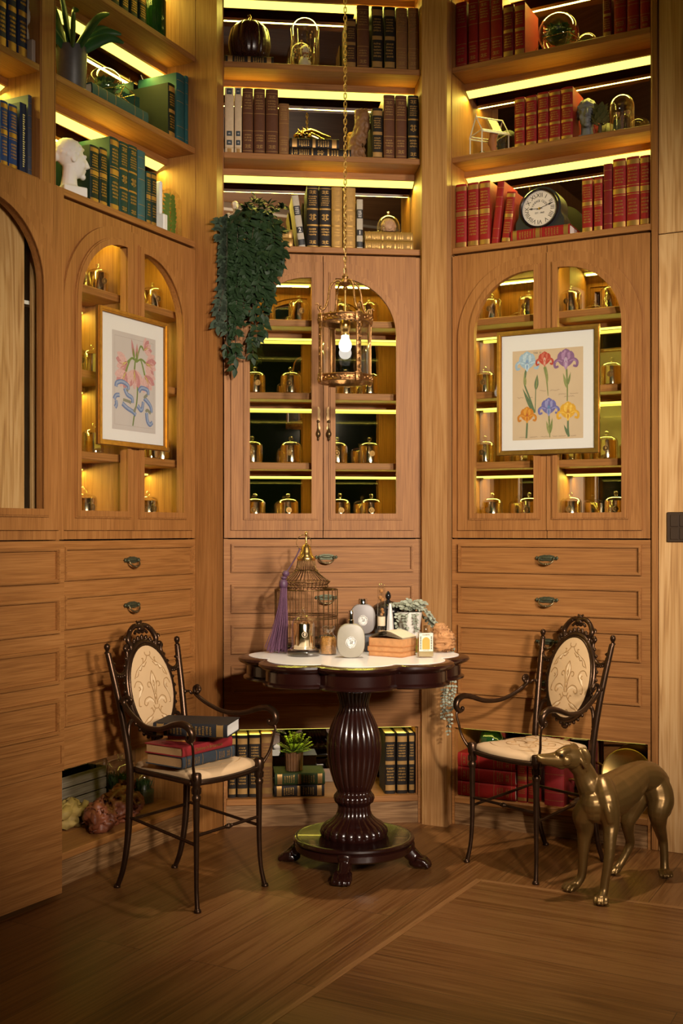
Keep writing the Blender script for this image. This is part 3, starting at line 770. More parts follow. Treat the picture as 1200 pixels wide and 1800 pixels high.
# ---------------------------------------------------------------- glass cloches over gold cups
def make_cloche():
    r = thing('glass_cloche', 'x', 'cloche')
    m = MB(); R = .0425
    m.lathe([(R+.001, .002), (R, .004), (R, .066), (R-.002, .076), (R-.009, .084), (R-.022, .0885), (.006, .0900), (0, .0902)], 28, caps=False)
    d = m.build('glass_dome', M_dome, r, smooth=80)
    k = MB(); k.lathe([(.004, .0895), (.0045, .093), (.003, .0945)], 12, caps=False); k.ball((0, 0, .1025), .0085, nu=14, nv=10)
    k.build('knob', M_dome, r, smooth=80)
    c = MB(); q = .037
    c.lathe([(0, .003), (q-.002, .003), (q, .005), (q, .073), (q-.001, .0745), (q-.003, .0745), (q-.003, .070), (0, .070)], 28)
    c.build('gold_cup', M_goldcup, r, smooth=40)
    e = MB(); e.lathe([(.0115, 0), (.0115, .0006), (.009, .0006), (.009, 0)], 20, M=Matrix.Translation((0, -q-.0001, .042)) @ Matrix.Rotation(pi/2, 4, 'X')); e.ball((0, -q, .042), (.005, .001, .0065))
    e.build('emblem', M_dull, r, smooth=40)
    return r
PROTO = make_cloche(); first_used = False
SHN = ['bottom shelf', 'third shelf', 'second shelf', 'top shelf']
def cloches(bay, where, data):
    global first_used
    for si, lst in data:
        prev = -9; kk = -1
        for px, d in lst:
            z = SHZ[si]+.0005
            lo, hi = (xL0 if bay is BL else 0)+.016+.044, bay.W-.016-.044; xm = ((xL0 if bay is BL else 0)+bay.W)/2; uu = max(lo, bay.u(px, d), prev+.089)
            if abs(uu-xm) < .0555: uu = xm+.0555*(1 if (uu > xm or uu-prev < .1) else -1)
            if uu < prev+.088: uu = prev+.089
            if uu > hi: uu = hi
            if uu < prev+.088: continue
            prev = uu; kk += 1; k = kk
            o = PROTO if not first_used else copy_tree(PROTO); first_used = True
            o.matrix_world = bay.M(uu, d, z, random.uniform(-.3, .3))
            o['label'] = 'gold cup under a glass dome, %s from left, %s of the %s cabinet' % (ORD[k], SHN[si], where)
            o['group'] = 'glass cloches in the %s cabinet' % where
cloches(BL, 'left', [(3, [(137, .12), (171, .10), (200, .17), (268, .11)]), (2, [(130, .12), (158, .11), (205, .12), (268, .12)]), (1, [(165, .10), (196, .13), (263, .10), (288, .12)]), (0, [(150, .11), (177, .15), (204, .11), (260, .11)])])
cloches(BC, 'central', [(3, [(466, .11), (525, .10), (597, .13), (648, .10)]), (2, [(448, .10), (511, .10), (607, .14), (649, .10)]), (1, [(443, .10), (511, .10), (592, .11), (649, .11)]), (0, [(448, .11), (506, .12), (597, .12), (652, .12)])])
cloches(BR, 'right', [(3, [(864, .10), (929, .12), (1003, .10), (1074, .10)]), (2, [(852, .10), (925, .12), (1000, .12), (1075, .10)]), (1, [(852, .10), (925, .12), (1003, .12), (1066, .10)]), (0, [(865, .11), (930, .11), (1003, .11), (1082, .11)])])
# ---------------------------------------------------------------- things on the shelves
M_moss = mat('moss', (.03, .075, .02), .8, var=.6, vs=90)
M_leafd = mat('leaf_dark', (.016, .034, .012), .55, var=.5, vs=25, spec=.25)
M_leafg = mat('leaf_green', (.03, .10, .025), .38, var=.4, vs=20)
M_leafl = mat('leaf_lime', (.16, .26, .03), .45, var=.35, vs=30)
M_euc = mat('eucalyptus_leaf', (.27, .29, .215), .6, var=.3, vs=30)
M_stem = mat('plant_stem', (.07, .045, .02), .6)
M_drift = mat('driftwood', (.20, .09, .032), .6, var=.5, vs=40, bump=.5, bs=60)
M_stone = mat('grey_stone_pot', (.075, .072, .068), .45, var=.3, vs=60)
M_wire = mat('gold_wire', (.75, .55, .25), .25, 1)
M_whitem = mat('white_metal', (.72, .69, .62), .4)
M_grey = mat('grey_carving', (.17, .17, .175), .55, var=.25, vs=40)
M_cork = mat('cork', (.36, .22, .11), .8, var=.3, vs=90)
M_darkw = wood('dark_walnut', (.012, .004, .003), (.03, .009, .006), (.06, .02, .012), 'z', 1.5, .22, coat=.5)
M_rust = mat('rust_clay', (.35, .13, .05), .7, var=.3)
M_dialw = mat('clock_dial', (.66, .58, .50), .5)
M_shellg = mat('gold_shell', (.78, .55, .20), .18, 1)

def head(name, M, s, m_, label, cat, hair=True, base=None, group=None):
    """a classical plaster head facing local -y, s = head height"""
    m = MB(); S = lambda *p: tuple(q*s for q in p)
    m.ball(S(0, .06, .62), S(.29, .36, .34), nu=20, nv=14); m.ball(S(0, -.11, .40), S(.235, .25, .36), nu=20, nv=14)
    m.tube([S(0, -.30, .60), S(0, -.385, .50), S(0, -.44, .375), S(0, -.37, .335)], [.05*s, .05*s, .062*s, .03*s], 8)
    for q in (-1, 1):
        m.ball(S(q*.11, -.29, .585), S(.11, .06, .045)); m.ball(S(q*.115, -.305, .51), S(.055, .03, .03)); m.ball(S(q*.15, -.25, .37), S(.09, .07, .1)); m.ball(S(q*.27, .04, .47), S(.04, .08, .11))
        m.ball(S(q*.04, -.40, .365), S(.04, .04, .03))
    m.ball(S(0, -.345, .265), S(.085, .035, .025)); m.ball(S(0, -.335, .225), S(.075, .035, .025)); m.ball(S(0, -.305, .11), S(.10, .07, .075))
    m.tube([S(0, .02, .30), S(0, .05, .05), S(0, .06, -.16), S(0, .05, -.24)], [.19*s, .185*s, .21*s, .30*s], 14)
    if hair:
        rnd = random.Random(3)
        m.ball(S(0, .085, .665), S(.315, .375, .345), nu=22, nv=16)
        for i in range(110):
            t = rnd.uniform(.0, 1.9); a = rnd.uniform(0, 2*pi)
            p = Vector((.30*sin(t)*cos(a), .06+.37*sin(t)*sin(a), .62+.35*cos(t)))
            if p.y < -.16 and p.z < .78: continue
            if p.z < .40 and p.y < .1: continue
            p = Vector((0, .07, .64))+(p-Vector((0, .06, .62)))*1.01; m.ball(p*s, S(*(rnd.uniform(.022, .038),)*3), nu=8, nv=6)
        m.ball(S(0, .42, .50), S(.13, .11, .12)); m.tube([S(-.28, -.12, .72), S(0, -.31, .80), S(.28, -.12, .72), S(.3, .1, .66)], .045*s, 8)
    r = thing(name, label, cat, M, group)
    o = m.build('head', m_, r, smooth=180); remesh(o, s*.022, 2)
    if base:
        b = MB(); w, d, h = base
        b.box(-w/2, w/2, -d/2, d/2, -.24*s-h, -.22*s, ch=.003); b.build('base', m_, r, smooth=25)
    return r
def wire(pts, r, mb): mb.tube(pts, r, 6)
def globe(M, R, label, filler=True, group='mossy glass globes'):
    r = thing('moss_globe', label, 'terrarium', M, group)
    m = MB(); prof = [(R*sin(pi*t/16), R-R*cos(pi*t/16)) for t in range(1, 16)]
    m.lathe([(0, .0005)]+prof+[(0, 2*R)], 28, caps=False); m.build('glass_globe', M_dome, r, smooth=80)
    f = MB(); rnd = random.Random(int(R*1000))
    f.ball((0, 0, R*.9), (R*.62, R*.62, R*.42))
    for i in range(240):
        a = rnd.uniform(0, 2*pi); t = rnd.uniform(.1, 2.2); q = R*rnd.uniform(.5, .66)
        c = Vector((q*sin(t)*cos(a), q*sin(t)*sin(a), R*.9+q*.75*cos(t)))
        d = Vector((rnd.uniform(-1, 1), rnd.uniform(-1, 1), rnd.uniform(-.3, 1))); f.leafs(c, d, Vector((rnd.uniform(-1, 1), rnd.uniform(-1, 1), rnd.uniform(0, 1))), R*.28, R*.12)
    o = f.build('moss', M_moss, r, smooth=60); o['kind'] = 'stuff'
    return r
def dome_glass(R, H, parent, z0=0, knob=None, n=30, name='glass_dome'):
    m = MB(); zc = H-R
    prof = [(R, z0+.0005), (R, z0+zc*.5), (R, z0+zc)]+[(R*cos(pi/2*t/8), z0+zc+R*sin(pi/2*t/8)) for t in range(1, 8)]+[(0, z0+H)]
    m.lathe(prof, n, caps=False); o = m.build(name, M_dome, parent, smooth=80)
    if knob:
        k = MB(); k.lathe([(.004, z0+H-.001), (.0045, z0+H+.004)], 12, caps=False); k.ball((0, 0, z0+H+.004+knob), knob); k.build('knob', M_chrome, parent, smooth=80)
    return o

# --- central bookcase
u = BC.u(438.5, .11)
r = thing('wooden_pumpkin', 'dark lacquered wooden pumpkin standing on a flat black book', 'ornament', BC.M(u, .105, H2+.0345))
m = MB(); R = .0885; lob = lambda a, z: 1-.07*abs(cos(6*a))**6
m.lathe([(.045, 0), (.065, .008), (.080, .03), (R, .075), (R-.002, .10), (.078, .135), (.058, .158), (.03, .170), (.012, .172), (0, .170)], 96, mod=lambda a, z: 1-.06*(1-min(1, abs(sin(6*a))*2.2))); m.build('body', M_darkw, r, smooth=180)
m = MB(); m.lathe([(.022, .169), (.016, .174), (.008, .180), (.006, .184)], 14); m.tube([(.0, 0, .184), (.004, 0, .194), (.001, 0, .201), (-.008, 0, .199)], [.005, .004, .0035, .003], 8); m.build('stem', M_brass, r, smooth=60)

u = BC.u(535, .13)
r = thing('bell_jar', 'tall glass dome on a wooden base with dried flowers inside, top central shelf', 'bell jar', BC.M(u, .12, H2+.0006))
m = MB(); m.lathe([(.064, 0), (.070, .003), (.070, .010), (.064, .016), (0, .016)], 36); m.build('wooden_base', M_darkw, r, smooth=40)
dome_glass(.062, .222, r, .0165)
m = MB(); m.lathe([(.010, .0165), (.022, .03), (.026, .055), (.018, .075), (.012, .085), (0, .085)], 16); m.ball((0, 0, .105), (.02, .02, .024)); m.build('cream_vase', M_cream, r, smooth=60)
m = MB(); f = MB(); rnd = random.Random(4)
for i in range(16):
    a = rnd.uniform(0, 2*pi); q = rnd.uniform(.012, .042); h = rnd.uniform(.08, .19)
    m.tube([(q*.4*cos(a), q*.4*sin(a), .0165), (q*.8*cos(a+.2), q*.8*sin(a+.2), h*.6), (q*cos(a), q*sin(a), h)], .0009, 5)
    for k in range(3): f.ball((q*cos(a)+rnd.uniform(-.006, .006), q*sin(a)+rnd.uniform(-.006, .006), h-k*.012), .0042, nu=7, nv=5)
m.build('dried_stem', M_stem, r); f.build('dried_blossoms', M_rust, r, smooth=80)

u = BC.u(546, .09)
r = thing('conch_shell', 'shiny gold conch shell lying on two black books', 'shell', BC.M(u, .095, H1+.0792))
m = MB(); V = []; n = 20
prof = [(-.072, .004), (-.062, .012), (-.055, .012), (-.048, .020), (-.040, .019), (-.030, .030), (-.018, .030), (.0, .033), (.025, .026), (.05, .015), (.075, .006), (.085, .003)]
m.lathe([(b, a) for a, b in prof], n, M=Matrix.Translation((0, 0, .028)) @ Matrix.Rotation(pi/2, 4, 'Y'), mod=lambda a, z: 1+.10*sin(5*a+z*80) if z < -.01 else 1)
m.tube([(-.02, -.02, .03), (0, -.034, .02), (.03, -.030, .010), (.065, -.014, .008)], [.010, .014, .012, .004], 8, flat=.5)
for a, q in ((-.048, .024), (-.03, .034), (-.015, .034)):
    for k in range(6): m.tube([(a, q*.7*cos(k*1.05), .028+q*.7*sin(k*1.05)), (a-.006, q*1.25*cos(k*1.05), max(.002, .028+q*1.25*sin(k*1.05)))], [.006, .0012], 6)
o = m.build('shell', M_shellg, r, smooth=180); remesh(o, .003, 2)
for v in o.data.vertices: v.co.z = max(v.co.z, .0003)

u = BC.u(632, .09)
r = thing('driftwood', 'upright piece of glossy brown driftwood between books on the central bookshelf', 'driftwood', BC.M(u, .09, H1+.001))
m = MB(); m.tube(bez([(-.012, 0, .012), (-.014, 0, .07), (.002, 0, .12), (.012, 0, .17), (.004, 0, .225)], 4), lerp_list([.040, .034, .030, .030, .026], 17), 14, flat=.7)
m.tube([(-.02, 0, .012), (-.032, -.01, .06), (-.03, 0, .10)], [.024, .016, .008], 10)
o = m.build('wood_piece', M_drift, r, smooth=180); remesh(o, .005, 1); rough_up(o, .012, 26, 3, True)
for v in o.data.vertices: v.co.z = max(v.co.z, 0)

# plaster figure behind the ivy
u = BC.u(413, .08)
r = thing('plaster_figure', 'white plaster torso figure with raised hand, rising behind the ivy', 'figurine', BC.M(u, .085, H0+.001, radians(8)))
m = MB()
m.ball((0, 0, .176), (.0125, .0145, .0165), nu=14, nv=10)
rnd = random.Random(9)
for i in range(46):
    t = rnd.uniform(0, 1.7); a = rnd.uniform(0, 2*pi); p = Vector((.0135*sin(t)*cos(a), .002+.015*sin(t)*sin(a), .179+.0165*cos(t)))
    if p.y < -.006 and p.z < .186: continue
    m.ball(p, .0045, nu=6, nv=5)
m.tube([(0, -.0135, .180), (0, -.0175, .174), (0, -.013, .172)], [.002, .003, .002], 6)
m.tube([(0, .001, .166), (0, .002, .150), (0, .002, .142)], [.0075, .008, .012], 10)
m.tube([(0, .001, .146), (0, 0, .130), (0, -.001, .112), (0, .001, .094), (0, .002, .075), (0, .002, .05)], [.020, .0275, .0265, .0215, .024, .024], 16, flat=.62)
for q in (-1, 1): m.ball((q*.012, -.013, .126), (.012, .006, .009)); m.ball((q*.028, 0, .138), (.011, .010, .011))
m.tube([(-.030, 0, .137), (-.035, .002, .108), (-.034, -.004, .080), (-.030, -.008, .062)], [.0095, .0085, .0072, .005], 10)
m.tube([(.030, 0, .137), (.043, -.004, .112), (.046, -.008, .100)], [.0095, .0082, .007], 10)
m.tube([(.046, -.008, .100), (.040, -.014, .125), (.030, -.012, .146)], [.007, .0062, .0045], 10); m.ball((.028, -.010, .152), (.007, .006, .007))
for k in range(4): m.tube([(.024+k*.0035, -.013, .155), (.021+k*.0038, -.010, .162)], [.0022, .0016], 6)
for q in (-1, 1): m.tube([(q*.012, .002, .055), (q*.014, 0, .02), (q*.013, 0, .003)], [.0135, .011, .010], 10)
m.box(-.028, .028, -.02, .022, 0, .006)
o = m.build('figure_body', M_cream, r, smooth=180); remesh(o, .0024, 2)

u = BC.u(682, .09)
r = thing('small_dome', 'small glass dome with chrome knob over a pale coral ball, on gold books', 'glass dome', BC.M(u, .085, H0+.0772))
m = MB(); m.lathe([(.050, 0), (.052, .002), (.050, .005), (0, .005)], 30); m.build('base', M_darkw, r, smooth=40)
dome_glass(.048, .077, r, .0055, knob=.006)
m = MB(); m.ball((0, 0, .0365), .0305, nu=40, nv=28); o = m.build('coral_ball', mat('coral_ball', (.52, .30, .17), .7, var=.3, vs=60), r, smooth=180)
for v in o.data.vertices:
    d = (v.co-Vector((0, 0, .0365))).normalized(); v.co += d*(.0035*sin(18*noise.noise(d*2.2)))

# --- right bookcase
MR = BR.M(BR.u(982, .09), .088, H2+.003)
globe(MR, .081, 'large mossy glass globe resting in a gold wire stand among red books')
MR2 = BR.M(BR.u(1031, .15), .16, H2+.002)
globe(MR2, .046, 'small mossy glass globe tucked behind the large globe among red books')
def wire_stand(M, label, a=.10):
    r = thing('wire_stand', label, 'stand', M); m = MB()
    t = [Vector((-.075, -.072, .002)), Vector((.05, -.078, .002)), Vector((.085, .02, .002)), Vector((-.05, .075, .002))]
    q = [Vector((-.035, -.074, .048)), Vector((.062, -.077, .052)), Vector((.088, .03, .050)), Vector((-.03, .082, .046))]
    for i in range(4):
        j = (i+1) % 4; wire([t[i], t[j]], .0014, m); wire([t[i], q[i]], .0014, m); wire([q[i], q[j]], .0014, m)
    m.build('wire_frame', M_wire, r, smooth=60); return r
wire_stand(BR.M(BR.u(982, .09), .088, H2+.0003), 'gold geometric wire stand holding the large globe among red books')

# house terrarium
r = thing('house_terrarium', 'white house-shaped glass terrarium at the left of the red-book shelf', 'terrarium', BR.M(BR.u(856, .07), .095, H1+.0006, radians(-40)))
m = MB(); w, d, h, rf = .050, .062, .098, .165; q = .0030
P8 = [(-w, -d), (w, -d), (w, d), (-w, d)]
B_ = lambda a, b: m.tube([a, b], q, 4)
for i in range(4):
    a, b = P8[i], P8[(i+1) % 4]
    B_((*a, .004), (*b, .004)); B_((*a, h), (*b, h)); B_((*a, .004), (*a, h))
for sy in (-d, d):
    for sx in (-w, w): B_((sx*1.12, sy, h-.008), (0, sy, rf))
B_((0, -d, rf), (0, d, rf))
for sx in (-w, w): B_((sx*1.12, -d, h-.008), (sx*1.12, d, h-.008))
m.tube([(0, -d, rf), (0, -d, rf+.012)], .002, 6)
m.build('metal_frame', M_whitem, r, smooth=0)
g = MB()
g.add([(-w, -d, .004), (w, -d, .004), (w, d, .004), (-w, d, .004), (-w, -d, h), (w, -d, h), (w, d, h), (-w, d, h), (0, -d, rf), (0, d, rf)], [(0, 1, 5, 8, 4), (1, 2, 6, 5), (2, 3, 7, 9, 6), (3, 0, 4, 7), (5, 6, 9, 8), (7, 4, 8, 9)])
g.build('glass_panes', M_glass, r, smooth=0)
m = MB(); m.box(-w, w, -d, d, .0005, .005); m.build('tray', M_whitem, r, smooth=0)
s_ = thing('succulent', 'tiny succulent in a grey pot inside the house terrarium', 'plant', r.matrix_world @ Tm(-.035, -.01, .0055))
m = MB(); m.lathe([(.012, 0), (.017, .022), (.015, .022), (0, .02)], 14); m.build('pot', M_grey, s_, smooth=40)
m = MB()
for i in range(16): a = i*2.4; m.leafs(Vector((0, 0, .02)), Vector((cos(a), sin(a), .4+i*.06)), Vector((0, 0, 1)), .02, .009)
m.build('leaves', M_leafg, s_, smooth=60)
s_ = thing('clay_twist', 'rust-coloured twisted clay piece inside the house terrarium', 'ornament', r.matrix_world @ Tm(.02, .005, .0055))
m = MB(); m.tube(bez([(0, 0, 0), (.004, 0, .03), (-.004, 0, .06), (.006, 0, .09), (.0, 0, .11)], 4), lerp_list([.016, .014, .017, .015, .006], 17), 12); o = m.build('clay_body', M_rust, s_, smooth=180); rough_up(o, .006, 60, 2)

head('head_bookend', BR.M(BR.u(1030, .06), .072, H1+.0375, radians(14)), .128, M_grey, 'grey carved head bookend holding up the row of red books', 'bookend', base=(.062, .10, .002), group='carved bookends')
head('head_bookend', BR.M(BR.u(889, .17), .175, H1+.0335, radians(-60)), .10, mat('dark_carving', (.03, .032, .026), .6, var=.3), 'dark carved head bookend behind the house terrarium, left of red books', 'bookend', base=(.06, .09, .004), group='carved bookends')

r = thing('artichoke_vase', 'small glass cup holding an olive artichoke head beside the grey bookend', 'vase', BR.M(BR.u(1055, .05), .045, H1+.0006))
m = MB(); m.lathe([(.016, .0005), (.019, .004), (.026, .048), (.027, .05)], 20, caps=False); m.build('glass_cup', M_dome, r, smooth=60)
m = MB(); m.tube([(0, 0, .002), (0, 0, .045)], .007, 8); m.build('stalk', M_stem, r)
m = MB()
for ring_ in range(7):
    for k in range(9-ring_//2):
        a = k*2*pi/(9-ring_//2)+ring_*.35; z = .045+ring_*.010; rr = .026*cos(ring_*.19)
        m.leafs(Vector((rr*.5*cos(a), rr*.5*sin(a), z)), Vector((cos(a)*.75, sin(a)*.75, .8)), Vector((cos(a), sin(a), .3)), .032, .024, curl=-.2)
m.build('artichoke_scales', mat('artichoke', (.12, .115, .035), .6, var=.4, vs=60), r, smooth=60)

r = thing('cork_dome', 'slim glass dome over two corked bottles at the right of the shelf', 'glass dome', BR.M(BR.u(1092, .09), .10, H1+.0006))
m = MB(); m.lathe([(.050, 0), (.052, .002), (.050, .006), (0, .006)], 30); m.build('base', M_darkw, r, smooth=40)
dome_glass(.047, .160, r, .0065)
for i, (x, c) in enumerate(((-.021, (.10, .13, .06)), (.020, (.05, .03, .02)))):
    m = MB(); m.lathe([(.014, .0068), (.016, .010), (.016, .078), (.011, .088)], 16, caps=False, M=Matrix.Translation((x, 0, 0))); b_ = m.build('bottle', M_dome, r, smooth=60)
    m = MB(); m.lathe([(.0135, .010), (.0135, .070), (0, .070)], 14, M=Matrix.Translation((x, 0, 0))); m.build('dried_filling', mat('filling_%d' % i, c, .8, var=.6, vs=150), b_, smooth=40)
    m = MB(); m.lathe([(.010, .086), (.012, .100), (0, .100)], 14, M=Matrix.Translation((x, 0, 0))); m.build('cork', M_cork, b_, smooth=40)

# mantel clock
uc = BR.u(951, .05)
r = thing('mantel_clock', 'black mantel clock with roman numerals standing on a red book', 'clock', BR.M(uc, .030, H0+.0455, radians(0)))
cz = .076; Rc = .073
poly = [(-.100, 0), (.100, 0), (.098, .03), (.088, .048)]+[((Rc+.014)*cos(a), cz+(Rc+.014)*sin(a)) for a in [radians(x) for x in range(-12, 193, 8)]]+[(-.088, .048), (-.098, .03)]
m = MB(); m.slab(poly, 0, .095); m.build('case', M_blackm, r, smooth=35)
F_ = Matrix.Translation((0, 0, cz)) @ Matrix.Rotation(pi/2, 4, 'X')
m = MB(); m.lathe([(Rc+.006, 0), (Rc+.006, .008), (Rc+.002, .012), (Rc-.003, .008), (Rc-.003, .001)], 48, M=F_, caps=False); bz = m.build('bezel', M_black, r, smooth=50)
m = MB(); m.lathe([(0, .001), (Rc-.002, .001)], 48, M=F_, caps=False); dl = m.build('dial', M_dialw, r, smooth=0)
M_ink = mat('clock_ink', (.025, .018, .014), .6)
for i, s in enumerate(['XII', 'I', 'II', 'III', 'IIII', 'V', 'VI', 'VII', 'VIII', 'IX', 'X', 'XI']):
    a = pi/2-i*pi/6
    text_obj('numeral', s, .0235, M_ink, dl, F_ @ Matrix.Translation((.052*cos(a), .052*sin(a), .0014)) @ Matrix.Rotation(a-pi/2, 4, 'Z'))
m = MB()
for k in range(60):
    a = k*pi/30; q = .0012 if k % 5 else .002; m.box(-q*.4, q*.4, -.0012, .0012, 0, .0003, M=F_ @ Matrix.Rotation(a, 4, 'Z') @ Matrix.Translation((0, Rc-.008, .0012)))
m.build('minute_marks', M_ink, dl, smooth=0)
for i, ch in enumerate('VINTAGE CLOCK'):
    a = radians(158-i*136/12)
    if ch != ' ': text_obj('letter', ch, .0125, M_ink, dl, F_ @ Matrix.Translation((.0305*cos(a), .0305*sin(a), .0014)) @ Matrix.Rotation(a-pi/2, 4, 'Z'))
text_obj('lettering', 'EST. 1868', .0095, M_ink, dl, F_ @ Matrix.Translation((0, -.017, .0014)))
def hand(L, a, w, nm):
    m = MB(); pl = [(-.012, -w*.5), (L*.62, -w*.4), (L*.66, -w*1.9), (L*.74, -w*1.5), (L, 0), (L*.74, w*1.5), (L*.66, w*1.9), (L*.62, w*.4), (-.012, w*.5)]
    m.slab(pl, .003, .0042, plane='xy', M=F_ @ Matrix.Rotation(a, 4, 'Z')); m.build(nm, M_ink, r, smooth=0)
hand(.045, radians(178), .0022, 'hour_hand'); hand(.062, radians(18), .0019, 'minute_hand')
m = MB(); m.lathe([(0, .0055), (.0045, .005), (.005, .003)], 16, M=F_, caps=False); m.build('hand_boss', M_brassb, r, smooth=60)

# --- left bookcase
r = thing('potted_plant', 'thick-leaved green plant in a grey stone pot on the left bookcase', 'plant', BL.M(BL.u(126, .06), .060, H1+.0006))
m = MB(); m.lathe([(.045, 0), (.048, .004), (.0535, .145), (.0535, .15), (.049, .15), (.047, .13), (0, .13)], 36); m.build('pot', M_stone, r, smooth=40)
PXL = xL0-BL.u(126, .06)+.006
m = MB(); rnd = random.Random(12)
for i in range(15):
    a = i*2.4+.3; el = rnd.uniform(.25, 1.2); L = rnd.uniform(.17, .25); d = Vector((cos(a)*cos(el), sin(a)*cos(el)*.8, sin(el)))
    if d.y > .5: d.y *= .4
    c = Vector((cos(a)*.02, sin(a)*.02, .13)); pts = [c, c+d*L*.35+Vector((0, 0, .02)), c+d*L*.7+Vector((0, 0, .02)), c+d*L-Vector((0, 0, .012))]
    b_ = bez(pts, 4); m.tube(b_, lerp_list([.013, .020, .022, .018, .011, .004], len(b_)), 10, flat=.42)
for v in m.v:
    v.y = min(v.y, .10); v.x = max(v.x, PXL); v.z = min(v.z, .30 if v.y > -.08 else .5)
m.build('leaves', M_leafg, r, smooth=60)
globe(BL.M(BL.u(190, .10), .115, H1+.0478), .068, 'mossy glass globe on the teal book, right of the stone pot')
wire_stand(BL.M(BL.u(197, .08), .094, H1+.0470, radians(15)), 'gold wire stand under the globe on the teal book')
for px, nm in ((262, 'left'), (291, 'right')):
    uu = BL.u(px, .2); r = thing('power_adapter', 'white plug-in power adapter under the light strip, %s one of the pair' % nm, 'adapter', BL.M(uu, .216, H1+.232), 'white power adapters')
    m = MB(); m.box(-.012, .012, -.009, .012, 0, .05, ch=.003); m.build('adapter_body', M_white, r, smooth=30)
    m = MB(); m.tube(bez([(0, -.002, .05), (-.01, -.012, .062), (-.035, -.014, .05), (-.05, -.012, .066)], 5), .0018, 6); m.build('cable', M_white, r, smooth=60)
# white classical head facing right along the shelf
head('plaster_bust', BL.M(BL.u(127, .06), .064, H0+.068, radians(62)), .140, M_white, 'white plaster classical head facing the green books', 'bust', base=(.085, .085, .032))
r = thing('white_bookend', 'plain white plaster bookend at the right end of the green books', 'bookend', BL.M(BL.u(282, .05), .06, H0+.0006))
m = MB(); m.box(-.013, .013, -.035, .03, 0, .07, ch=.003); m.box(-.013, .004, -.02, .025, .07, .2, ch=.006); m.build('block', M_white, r, smooth=30)
r = thing('leaf_ornament', 'arched clear ornament holding a green leaf beside the white bookend', 'ornament', BL.M(BL.u(297, .06), .06, H0+.0006, radians(-18)))
def archpoly(w, h, n=14): return [(-w, 0), (w, 0)]+[(w*cos(pi*k/n), h-w+w*sin(pi*k/n)) for k in range(n+1)]+[]
m = MB(); m.slab(archpoly(.052, .19), -.012, .012); m.build('clear_block', M_dome, r, smooth=40)
m = MB(); m.tube([(-.0, 0, .01), (.012, 0, .1), (.004, 0, .178)], .002, 6)
for k in range(9):
    for q in (-1, 1): m.leafs(Vector((.006, 0, .02+k*.017)), Vector((q, 0, .55)), Vector((0, -1, 0)), .046-.003*abs(k-3), .022)
m.build('leaf', mat('fern_leaf', (.10, .17, .02), .5, var=.35, vs=40), r, smooth=60)
r = thing('open_book', 'green book leaning at the left end of the head shelf, pages showing', 'book', BL.M(BL.u(99, .17), .180, H0+.0006) @ Matrix.Rotation(radians(-6), 4, 'Y'))
m = MB(); m.box(-.002, .001, -.045, .045, 0, .20); m.box(.022, .025, -.045, .045, 0, .20); m.build('cover', BK['green'], r, smooth=0)
m = MB(); m.box(.001, .022, -.042, .044, .004, .196); m.build('page_block', M_pagew, r, smooth=0)
r = thing('green_bottle', 'tall green ribbed glass bottle on the highest left shelf', 'bottle', BL.M(BL.u(273, .08), .08, H2+.0006))
m = MB(); m.lathe([(.036, 0), (.040, .005), (.040, .17), (.030, .20), (.014, .22), (.014, .27), (.017, .275), (0, .275)], 60, mod=lambda a, z: 1+.03*cos(20*a)); m.build('bottle_body', mat('green_glass', (.02, .10, .02), .1, trans=.5), r, smooth=180)
mu0, mu1 = BL.u(50, .03)+.001, up0-.006; mh = (mu1-mu0)/2-.001
r = thing('marble_fragment', 'rough white marble fragment on a block at the far left edge', 'ornament', BL.M((mu0+mu1)/2, .045, H1+.0006))
m = MB(); m.box(-mh, mh, -.03, .03, 0, .08, ch=.003); m.build('block', mat('block_pale', (.38, .30, .24), .7), r, smooth=25)
m = MB(); m.tube(bez([(0, 0, .085), (-mh*.2, 0, .13), (mh*.1, 0, .19), (mh*.2, 0, .26)], 4), lerp_list([mh*.6, mh*.75, mh, mh*.7], 13), 12); o = m.build('fragment', M_cream, r, smooth=180); remesh(o, .006, 1); rough_up(o, .010, 22, 5)
for v in o.data.vertices: v.co.z = max(v.co.z, .0802); v.co.x = min(max(v.co.x, -mh), mh)

# --- floor niches
r = thing('potted_fern', 'small lime-green fern in a bark pot standing on the niche books', 'plant', BC.M(BC.u(517, .07), .085, NZ+.0975))
m = MB()
for k in range(16):
    a = k*2*pi/16; m.tube([(.028*cos(a), .028*sin(a), 0), (.031*cos(a), .031*sin(a), .075+.004*sin(k*2.3))], .0075, 8)
m.lathe([(.029, .002), (.030, .068), (0, .068)], 20); m.build('bark_pot', M_drift, r, smooth=60)
m = MB(); st = MB(); rnd = random.Random(5)
for i in range(46):
    a = rnd.uniform(0, 2*pi); el = rnd.uniform(.35, 1.35); L = rnd.uniform(.06, .105); d = Vector((cos(a)*cos(el), sin(a)*cos(el), sin(el)))
    c = Vector((0, 0, .068)); e_ = c+d*L-Vector((0, 0, L*.12*cos(el))); st.tube([c, c+d*L*.5, e_], .0012, 4)
    for k in range(7):
        p = c+(e_-c)*(.3+.1*k); sd = d.cross(Vector((0, 0, 1))).normalized() if abs(d.z) < .98 else Vector((1, 0, 0))
        for q in (-1, 1): m.leafs(p, sd*q+d*.6, Vector((0, 0, 1))+d*.2, .017, .009)
m.build('fern_leaves', M_leafl, r, smooth=60); st.build('stalks', M_stem, r)
r = thing('green_jar', 'dark green dimpled glass jar in the niche behind the right chair', 'jar', BR.M(BR.u(862, .12), .13, NZ+.1765))
m = MB(); m.lathe([(.03, 0), (.045, .006), (.050, .03), (.048, .055), (.04, .07), (.035, .078), (0, .078)], 40); o = m.build('jar_body', mat('dark_green_glass', (.01, .045, .015), .08, coat=1), r, smooth=180); rough_up(o, .004, 90, 1)
